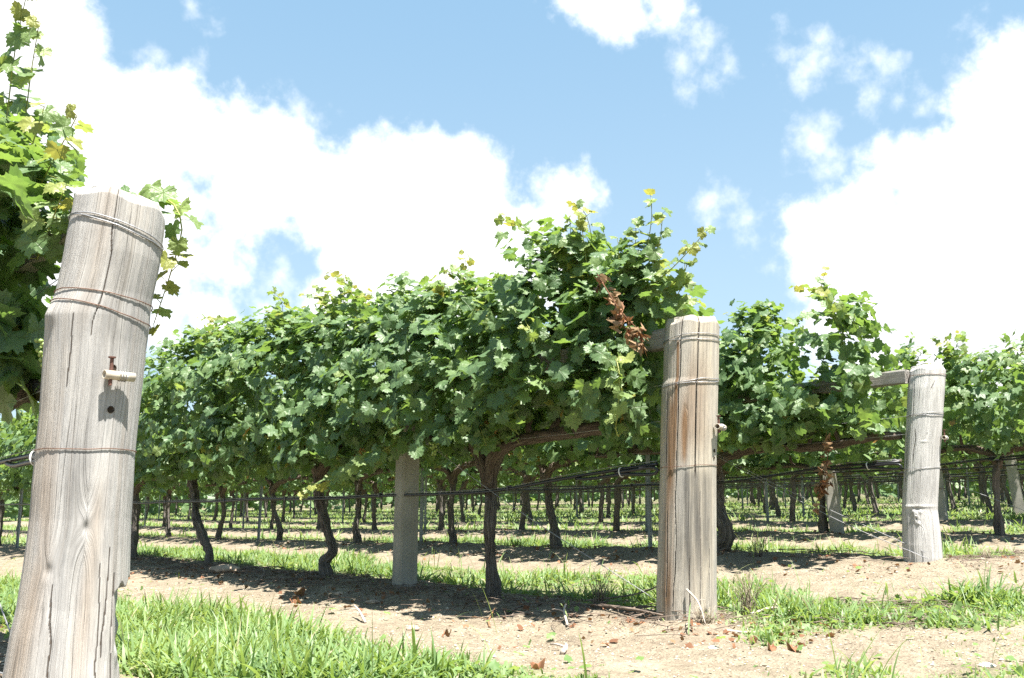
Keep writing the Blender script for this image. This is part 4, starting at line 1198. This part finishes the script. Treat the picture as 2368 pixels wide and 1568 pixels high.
# ------------------------------------------------------------------ irrigation pipe, trellis wires, brace wires
HOSE = {1: [(3.40, .80), (3.64, .777), (4.03, .742), (4.45, .705), (4.84, .677), (5.5, .662), (6.13, .655), (8.3, .638), (10.4, .63), (12.5, .635), (15, .63), (19, .62)],
        2: [(3.48, .912), (3.70, .902), (4.18, .88), (5.04, .806), (5.95, .783), (7.4, .76), (10.06, .742), (13, .70), (17, .68), (21, .67), (26, .66)]}
HL = {0: 'black irrigation pipe with a white ring left of the leaning post', 1: 'black irrigation pipe along the front row, looped with a white ring beside the stained post',
      2: 'black irrigation pipe along the second row, looped with a white ring beside the whitish post', 3: 'black irrigation pipe of the third row', 4: 'black irrigation pipe of the fourth row'}
for ri in range(0, 13):
    X = ROWX[ri]
    if ri == 0: pts = [(3.35, .755), (3.84, .738), (4.4, .728), (5.5, .70), (8, .66)]
    elif ri in HOSE: pts = HOSE[ri]
    else: pts = [(3.4, gz(X, 3.5) + .80), (4.0, gz(X, 4) + .76), (5.2, gz(X, 5.2) + .68)] + [(y, gz(X, y) + .645 + .012 * math.sin(y * 1.5 + ri)) for y in np.arange(7, min(4.2 * X, 44), 2.1)]
    dx = -.06
    root = thing('irrigation_pipe', (X + dx, pts[0][0], pts[0][1]), HL.get(ri, 'black irrigation pipe strung along one of the far back rows'), 'pipe', 'drip pipes strung along the rows' if ri < 5 else 'drip pipes of the far rows')
    o_ = np.array(root.location[:])
    P = np.array([(X + dx, y, z) for y, z in pts]) - o_
    if len(P) > 4:  # sag between the ties
        Q, t, q = resample(P, .25); Q[:, 2] += .006 * np.sin(q * 3.0) + .004 * np.sin(q * 1.3 + ri)
    else: Q = P
    V, F, uv = tube(Q, [.0105], 8, .12); gg = Geo(); gg.add(V, F, 0, uv); gg.build('pipe', M_HOSE, root)
    W = Q + [0, 0, .017]; W[:, 2] += .004 * np.sin(np.arange(len(W)) * .9)
    V, F, uv = tube(W, [.0016], 5, .2); gg = Geo(); gg.add(V, F, 0, uv); gg.build('support_wire', M_WIRE, root)
    if ri < 4:
        y0 = pts[0][0]
        zf = lambda y: np.interp(y, [p[0] for p in pts], [p[1] for p in pts])
        L = [(y0 + .62, -.006), (y0 + .5, -.020), (y0 + .25, -.024), (y0 + .08, -.045), (y0 + .005, -.05), (y0 - .02, -.03), (y0 + .03, -.012), (y0 + .15, -.010), (y0 + .3, -.008)]
        P2 = np.array([(X + dx - .016, y, zf(y) + d) for y, d in L]) - o_
        V, F, uv = tube(P2, [.0100], 8, .03); gg = Geo(); gg.add(V, F, 0, uv); gg.build('end_loop', M_HOSE, root)
        c = np.array([X + dx - .008, y0 + .26, zf(y0 + .26) - .010]) - o_
        tt = np.linspace(0, 2 * math.pi, 26)
        ring = c + np.stack([.020 * np.cos(tt), .006 * np.sin(tt), .026 * np.sin(tt)], 1)
        V, F, uv = tube(ring, [.0042], 6, .01, straight=True); gg = Geo(); gg.add(V, F, 0, uv); gg.build('white_ring', M_TIE, root)
    if ri in (1, 2):
        for y in np.arange(4.7, 12, 1.45):
            k = np.argmin(np.abs(Q[:, 1] + o_[1] - y)); lo = Q[k] + [-.013, -.008, -.013]; V, F = box(lo, lo + [.026, .016, .034]); mk('clip', V, F, M_HOSE, root, smooth=False)


def wire(name, pts, r, mat, label, cat, grp=None):
    o_ = np.array(pts[0], float)
    V, F, uv = tube(np.array(pts, float) - o_, [r], 5, .15); gg = Geo(); gg.add(V, F, 0, uv)
    o = gg.build(name, mat); o.location = o_
    return tag(o, label, cat, grp)


for ri, zs in ((0, (1.0, 1.40)), (1, (1.045, 1.245)), (2, (1.13, 1.268)), (3, (1.22,))):
    X = ROWX[ri]
    for zi, z in enumerate(zs):
        which = ['nearest row at the left', 'front row', 'second row', 'third row'][ri]
        wire('trellis_wire', [(X - .05, 3.25, z)] + [(X - .05, y, z - .02 + gz(X, y) - gz(X, 4) + .006 * math.sin(y)) for y in (4.5, 6.5, 9, 12)], .0017, M_WIRE,
             f'{"lower" if zi == 0 else "upper"} straight trellis wire of the {which}', 'wire', 'trellis wires')
for ri, X in enumerate(ROWX[:6]):
    zg = gz(X, 3.4)
    which = ['by the foot of the leaning post', 'running down to the foot of the stained post', 'running down to the foot of the whitish post', 'of the third row', 'of the fourth row', 'of the fifth row'][ri]
    wire('brace_wire', [(X - .09, 5.88, gz(X, 5.9) + 1.22), (X - .10, 4.6, zg + .60), (X - .13, 3.30, zg + .06)], .0026, M_WIRE, f'slanting galvanised brace wire {which}', 'wire', 'slanting brace wires')
    if ri in (0, 2):
        wire('brace_wire', [(X - .09, 5.88, gz(X, 5.9) + (.95 if ri == 0 else 1.20)), (X - .12, 4.15, zg + (.10 if ri == 0 else .36)), (X - .15, 3.28, zg + .02)], .0028, M_WIRE, f'second thinner strand of brace wire {which}', 'wire', 'slanting brace wires')

# ------------------------------------------------------------------ what lies on the ground
def in_view(x, y, pad=3.0):
    az = np.degrees(np.arctan2(x, y)); return (az > YAW - 28.8 - pad) & (az < YAW + 28.8 + pad)


def scatter(rng, n, r0, r1):
    r = np.sqrt(rng.uniform(r0 * r0, r1 * r1, n)); a = np.radians(rng.uniform(YAW - 31, YAW + 31, n))
    return r * np.sin(a), r * np.cos(a)


def blades(geo, rng, x, y, L, w, seg, var, up):
    n = len(x)
    a = rng.uniform(0, 2 * math.pi, n); lean = up
    D = np.stack([np.cos(a), np.sin(a), np.zeros(n)], 1)
    Sd = np.stack([-np.sin(a), np.cos(a), np.zeros(n)], 1)
    tw = rng.normal(0, .5, n)
    Sd = nrm(Sd * np.cos(tw)[:, None] + np.array([0, 0, 1.]) * np.sin(tw)[:, None] * .5)
    z = ground_z(x, y)
    P0 = np.stack([x, y, z - .005], 1)
    droop = rng.uniform(.2, 1.3, n)
    rows = []
    ang = lean.copy(); P = P0.copy()
    k = seg
    pts = [P.copy()]
    for i in range(k):
        ang = np.clip(ang + droop / k, 0, 2.3)
        P = P + (L / k)[:, None] * (D * np.sin(ang)[:, None] + np.array([0, 0, 1.]) * np.cos(ang)[:, None])
        pts.append(P.copy())
    pts = np.stack(pts, 1)
    t = np.linspace(0, 1, k + 1)
    prof = np.clip(np.where(t < .3, .65 + 1.1 * t, 1.0 * (1 - (np.abs(t - .3) / .7) ** 2.2)), .03, 1)
    off = Sd[:, None] * (w[:, None] * prof[None] * .5)[..., None]
    V = np.stack([pts - off, pts + off], 2).reshape(n, -1, 3)
    q = np.arange(k) * 2
    F = np.stack([q, q + 1, q + 3, q + 2], 1)
    FF = (F[None] + (np.arange(n) * 2 * (k + 1))[:, None, None]).reshape(-1, 4)
    uv = np.stack(np.broadcast_arrays(np.zeros((1, 1, 1)) + rng.uniform(0, 9, n)[:, None, None], t[None, :, None] * np.ones((n, 1, 2)), np.zeros((1, 1, 1))), -1).reshape(-1, 3)
    geo.add(V.reshape(-1, 3), FF, np.repeat(var, 2 * (k + 1)), uv)


rg = np.random.default_rng(2024)


def grass_zone(geo, n, r0, r1, L0, L1, w0, w1, seg):
    x, y = scatter(rg, n, r0, r1)
    m = grass_mask(x, y)
    m = np.maximum(m, .012 * (fbm(x * 1.3, y * 1.3, 0, 90, 3) > .5))
    k = rg.random(n) < m
    x, y, m = x[k], y[k], m[k]
    # clumps
    cl = fbm(x * 2.4, y * 2.4, 0, 55, 3)
    L = rg.uniform(L0, L1, len(x)) * (.32 + 1.45 * sstep(.38, .74, cl) * (.6 + .4 * rg.random(len(x)))) * (.5 + .5 * m)
    w = rg.uniform(w0, w1, len(x)) * (.55 + .9 * cl)
    v = np.clip(rg.uniform(0, .6, len(x)) + (fbm(x * .8, y * .8, 0, 58, 3) - .5) * .5 + (rg.random(len(x)) < .09) * .45 * rg.uniform(.4, 1.3, len(x)), 0, 1)
    blades(geo, rg, x, y, L, w, seg, v, np.abs(rg.normal(0, .85, len(x))))


gg = Geo()
grass_zone(gg, 120000, 2.0, 6.5, .04, .15, .0055, .0135, 4)
grass_zone(gg, 130000, 6.5, 15, .05, .14, .008, .015, 3)
tag(gg.build('grass', M_GRASS), 'bright green broad-bladed grass in strips and ragged patches between the rows', 'grass', kind='stuff')
gg = Geo()
grass_zone(gg, 190000, 14.5, 50, .08, .17, .016, .030, 2)
tag(gg.build('grass', M_GRASS), 'pale green grass covering the ground under the distant rows', 'grass', kind='stuff')
# tall single stalks and broad-leaved weeds
gg = Geo()
x, y = scatter(rg, 2600, 2.0, 12)
k = rg.random(len(x)) < grass_mask(x, y) * .6 + .02; x, y = x[k], y[k]
blades(gg, rg, x, y, rg.uniform(.14, .30, len(x)), rg.uniform(.003, .008, len(x)), 5, rg.uniform(.1, .95, len(x)), np.abs(rg.normal(0, .28, len(x))))
x, y = scatter(rg, 5200, 2.0, 8)
k = rg.random(len(x)) < grass_mask(x, y) * .75 + .03; x, y = x[k], y[k]
n = len(x); a = rg.uniform(0, 6.28, n)
P = np.stack([x, y, ground_z(x, y) + rg.uniform(.01, .06, n)], 1)
leaves(gg, P, nrm(np.array([0, 0, 1.]) + rg.normal(0, .4, (n, 3))), np.stack([np.cos(a), np.sin(a), .2 * np.ones(n)], 1), rg.uniform(.02, .05, n), rg.uniform(.1, .6, n), LOW, rg)
tag(gg.build('weeds', M_GRASS), 'small broad-leaved weeds low among the grass', 'weeds', kind='stuff')

# gravel, twigs and leaf litter
gg = Geo()
ico = np.array([(0, 0, 1), (.9, 0, .1), (0, .85, .0), (-.95, 0, .05), (0, -.9, .1), (0, 0, -.6)]); icf = np.array([(0, 1, 2), (0, 2, 3), (0, 3, 4), (0, 4, 1), (5, 2, 1), (5, 3, 2), (5, 4, 3), (5, 1, 4)])
x, y = scatter(rg, 42000, 2.0, 9)
k = rg.random(len(x)) < (1 - grass_mask(x, y)) * sstep(.3, .6, fbm(x * 2, y * 2, 0, 71, 3)); x, y = x[k], y[k]
n = len(x); s = .0030 * np.exp(rg.normal(0, .5, n)) + .0012
J = ico[None] * (1 + rg.normal(0, .22, (n, 6, 1))) * s[:, None, None] * np.array([1, 1, .7]); a = rg.uniform(0, 6.28, n)
V = np.stack([J[..., 0] * np.cos(a)[:, None] - J[..., 1] * np.sin(a)[:, None] + x[:, None], J[..., 0] * np.sin(a)[:, None] + J[..., 1] * np.cos(a)[:, None] + y[:, None], J[..., 2] + (ground_z(x, y) + s * .2)[:, None]], -1)
M_GRIT = Mat('grit'); _v = M_GRIT.attr('var').outputs['Fac']
M_GRIT = M_GRIT.end(M_GRIT.bsdf(M_GRIT.ramp(_v, [(0., (.16, .125, .09)), (.5, (.28, .235, .18)), (1., (.44, .40, .33))]), .9, .15))
gg.add(V.reshape(-1, 3), (icf[None] + (np.arange(n) * 6)[:, None, None]).reshape(-1, 3), np.repeat(rg.random(n), 6))
tag(gg.build('gravel', M_GRIT, smooth=False), 'coarse sandy grit and small pebbles over the bare soil', 'gravel', kind='stuff')

gg = Geo()
x, y = scatter(rg, 30000, 2.0, 9)
k = rg.random(len(x)) < (.10 + .55 * sstep(.48, .66, fbm(x * 1.7, y * 1.7, 0, 83, 3)) + .3 * grass_mask(x, y)); x, y = x[k], y[k]
blades(gg, rg, x, y, rg.uniform(.02, .10, len(x)), rg.uniform(.0015, .004, len(x)), 2, rg.random(len(x)), rg.uniform(1.25, 1.65, len(x)))
tag(gg.build('straw', M_STRAW), 'scraps of dry straw strewn over the soil and through the grass', 'straw', kind='stuff')
gg = Geo()
for i in range(2600):
    row = [1.0, 4.12, 7.1, 10.1, 13.1][rg.choice(5, p=[.06, .5, .24, .12, .08])]
    yy = rg.uniform(2.9, 14 if row < 5 else 20); xx = row + rg.normal(0, .22) - (.1 if row < 5 else 0)
    if i < 160: xx, yy = rg.uniform(4.4, 5.2), rg.uniform(2.2, 3.1)
    if 160 <= i < 260: xx, yy = rg.uniform(7.4, 8.6), rg.uniform(2.9, 3.6)
    zz = gz(xx, yy); a = rg.uniform(0, 6.28); Lh = rg.uniform(.03, .16); h = rg.uniform(.003, .03)
    d = np.array([math.cos(a), math.sin(a), 0]) * Lh
    V, F, uv = tube(np.array([(xx - d[0], yy - d[1], zz + h), (xx + rg.normal(0, .015), yy + rg.normal(0, .015), zz + h + rg.uniform(0, .02)), (xx + d[0], yy + d[1], zz + rg.uniform(.002, .04))]), [rg.uniform(.0015, .0035), .0012], 4, .05)
    gg.add(V, F, 0, uv)
tag(gg.build('twigs', M_TWIG), 'dark tangle of dead twigs lying under the vine rows', 'twigs', kind='stuff')
gg = Geo()
n = 1700
row = np.array([1.0, 4.12, 7.1, 10.1])[rg.choice(4, n, p=[.1, .5, .25, .15])]
y = rg.uniform(2.4, 13, n); x = row + rg.normal(0, .33, n) - .15
P = np.stack([x, y, ground_z(x, y) + rg.uniform(.004, .018, n)], 1)
leaves(gg, P, nrm(np.array([0, 0, 1.]) + rg.normal(0, .6, (n, 3))), rg.normal(0, 1, (n, 3)), rg.uniform(.012, .042, n), rg.uniform(0, .6, n), TPL['low'], rg)
tag(gg.build('leaf_litter', M_DEAD), 'brown leaf litter scattered on the soil beneath the vines', 'leaf litter', kind='stuff')


def cane(pts, r, mat, label):
    P = [(x, y, gz(x, y) + (h[0] if h else r)) for x, y, *h in pts]
    o_ = np.array(P[0]); L = np.array(P) - o_
    V, F, uv = tube(L, [r * 1.1, r, r * .6], 7, .03, .25, int(abs(o_[0] * 100)))
    g = Geo(); g.add(V, F, 0, uv)
    k = L[len(L) // 2]; d = L[-1] - L[0]
    V, F, uv = tube(np.array([k, k + np.array([-d[1], d[0], 0]) * .12 + [0, 0, .015], k + np.array([-d[1] * .22 + d[0] * .1, d[0] * .22 + d[1] * .1, .01])]), [r * .55, r * .3], 5, .03); g.add(V, F, 0, uv)
    o = g.build('fallen_cane', mat); o.location = o_
    return tag(o, label, 'stick', 'pruned canes lying on the ground')


cane([(3.72, 4.30), (3.95, 4.42), (4.12, 4.45)], .006, M_TWIG, 'short brown cane on the sunlit soil before the forked front trunk')
cane([(3.42, 4.08), (3.6, 4.30), (3.78, 4.45, .03)], .006, M_CANE_BROWN, 'reddish brown cane slanting over sand before the forked front trunk')
cane([(3.0, 3.08), (3.16, 3.22, .02), (3.25, 3.31, .015)], .011, M_TWIG_PALE, 'stout bleached cane end lying on open sand left of the stained post')
cane([(3.55, 3.6), (3.68, 3.76, .05), (3.75, 3.82, .09)], .007, M_TWIG_PALE, 'pale cane tip sticking up at the edge of the front-row shade')
cane([(4.05, 3.86, .02), (3.99, 3.55, .05), (3.95, 3.30, .03)], .009, M_TWIG, 'long dark cane leaning against the left foot of the stained post')
cane([(3.98, 3.16, .15), (3.97, 3.08, .09), (3.92, 3.0, .01)], .0042, M_TWIG_PALE, 'thin pale cane leaning on the front of the stained post')
cane([(4.28, 2.98, .03), (4.42, 2.92, .05), (4.52, 2.80, .01)], .007, M_TWIG_PALE, 'curved bleached cane at the right foot of the stained post')
cane([(3.93, 2.90), (4.03, 2.82), (4.15, 2.74)], .006, M_TWIG_PALE, 'straight bleached stick on sand in front of the stained post')
cane([(1.98, 3.42, .03), (1.92, 3.25, .04), (1.88, 3.06, .02), (1.86, 2.95, .03)], .005, M_TWIG_PALE, 'thin bleached cane across the grass at the bottom left')
cane([(3.05, 4.75), (3.10, 4.9, .05), (3.14, 5.02, .07)], .007, M_TWIG_PALE, 'forked pale cane standing out of the sand before the concrete post')
cane([(3.66, 7.35), (3.9, 7.7, .03), (4.15, 8.3, .03)], .009, M_TWIG, 'dark cane beside the brown stone under the front row')
cane([(4.25, 4.15, .02), (4.35, 3.8, .10), (4.42, 3.55, .22)], .005, M_TWIG, 'thin arching dead cane rising left of the stained post')
cane([(4.55, 2.35), (4.75, 2.25), (4.95, 2.05)], .006, M_TWIG, 'grey stick lying beside the right-hand grass patch')
cane([(2.75, 1.92), (3.1, 1.72, .01), (3.5, 1.45)], .0035, M_CANE_BROWN, 'thin orange-brown cane along the bottom edge right of centre')


def stone(x, y, s, sx, mat, label):
    n = 18; u = np.linspace(0, math.pi, 12); v = np.linspace(0, 2 * math.pi, n, endpoint=False)
    U, W = np.meshgrid(u, v, indexing='ij')
    D = np.stack([np.sin(U) * np.cos(W), np.sin(U) * np.sin(W), np.cos(U)], -1)
    R = s * (.75 + .5 * vn(D[..., 0] * 1.6 + x, D[..., 1] * 1.6, D[..., 2] * 1.6, 3) + .15 * vn(D[..., 0] * 5 + x, D[..., 1] * 5, D[..., 2] * 5, 4))
    V = (D * R[..., None] * np.array([sx, 1, .55])).reshape(-1, 3)
    i = np.arange(11)[:, None] * n; j = np.arange(n)[None]; j2 = (j + 1) % n
    o = mk('stone', V, np.stack([i + j, i + n + j, i + n + j2, i + j2], -1).reshape(-1, 4), mat, smooth=False)
    o.location = (x, y, gz(x, y) + s * .22); o.rotation_euler = (0, 0, rad(-42))
    return tag(o, label, 'stone', 'stones on the soil')


stone(3.93, 8.55, .085, 1.5, M_ROCK, 'large flat brown stone under the front row between two trunks')
stone(3.86, 1.62, .022, 1.3, M_ROCK_PALE, 'pale whitish stone on the ground at the lower right')
stone(3.10, 4.35, .032, 1.0, M_ROCK, 'small tan stone in the shade before the concrete post')
stone(3.62, 5.55, .030, 1.4, M_ROCK, 'small grey-brown stone in the shade left of the concrete post')
stone(3.75, 6.2, .03, 1.2, M_ROCK, 'small stone beside litter under the kinked front vine')
stone(3.45, 2.6, .018, 1.2, M_ROCK_PALE, 'little pale pebble-like stone on open sand before the stained post')

V, F, uv = tube(np.array([(2.775, 2.045, gz(2.775, 2.045) + .012), (2.83, 2.03, gz(2.83, 2.03) + .014), (2.885, 2.02, gz(2.885, 2.02) + .016)]), [.008], 8, .02)
gg = Geo(); gg.add(V, F, 0, uv); tag(gg.build('pipe_offcut', M_HOSE), 'short black offcut of pipe on sand at the bottom, right of centre', 'pipe offcut')


def dead_leaf(x, y, s, seed, label):
    r = np.random.default_rng(seed); g = Geo()
    tp = [leaf_template(18, 300 + seed, True)]
    tp = [(V + np.stack([0 * V[:, 0], 0 * V[:, 0], 1.6 * V[:, 0] ** 2 + .3 * np.sin(8 * V[:, 1] + 6 * V[:, 0])], 1), F) for V, F in tp]
    leaves(g, np.zeros((1, 3)), nrm(np.array([[r.normal(0, .3), r.normal(0, .3), 1.]])), r.normal(0, 1, (1, 3)), np.array([s]), np.array([.5]), tp, r)
    o = g.build('dead_leaf', M_DEAD); o.location = (x, y, gz(x, y) + s * .12)
    return tag(o, label, 'dead leaf', 'curled dead leaves on the ground')


dead_leaf(3.62, 2.32, .05, 1, 'large curled brown leaf on the sand right of the stained post')
dead_leaf(3.53, 2.36, .035, 2, 'small curled brown leaf beside the larger one right of the stained post')
dead_leaf(3.62, 6.55, .09, 3, 'rust-coloured dead leaf in front of the kinked front vine')
dead_leaf(3.42, 6.25, .075, 4, 'pale brown dead leaf on sunlit sand between kinked vine and concrete post')
dead_leaf(2.52, 2.72, .05, 5, 'curled brown leaf on sand just above the bottom-centre grass')
dead_leaf(3.05, 3.98, .05, 6, 'crumpled red-brown leaf on open sand below the concrete post')


def dry_weed(x, y, h, n, seed, label, mat=M_STRAW):
    r = np.random.default_rng(seed); g = Geo(); z0 = gz(x, y)
    for i in range(n):
        a = r.uniform(0, 6.28); l = r.uniform(.5, 1) * h; sp = r.uniform(.1, .5) * h
        b = np.array([r.normal(0, .02), r.normal(0, .02), -.01])
        V, F, uv = tube(np.array([b, b + [math.cos(a) * sp * .3, math.sin(a) * sp * .3, l * .55], b + [math.cos(a) * sp, math.sin(a) * sp, l]]), [.0022, .001], 4, .04); g.add(V, F, r.random() * .8, uv)
    o = g.build('dry_weed', mat); o.location = (x, y, z0)
    return tag(o, label, 'dry weed', 'tufts of dead weed stalks')


dry_weed(7.0, 4.75, .34, 26, 1, 'upright brown dead weed stalks in the second row right of the stained post', M_TWIG)
dry_weed(4.36, 3.05, .26, 60, 2, 'tangle of grey dead grass stalks at the right foot of the stained post')
dry_weed(4.62, 2.85, .14, 60, 3, 'low mat of grey dead stalks right of the stained post')
dry_weed(3.96, 3.04, .10, 40, 4, 'short dry grass tuft at the left foot of the stained post')
dry_weed(7.9, 3.25, .10, 70, 5, 'low grey mat of dead stalks right of the whitish post')
dry_weed(4.15, 3.95, .24, 40, 6, 'brushy dead stalks in the shade left of the stained post', M_TWIG)
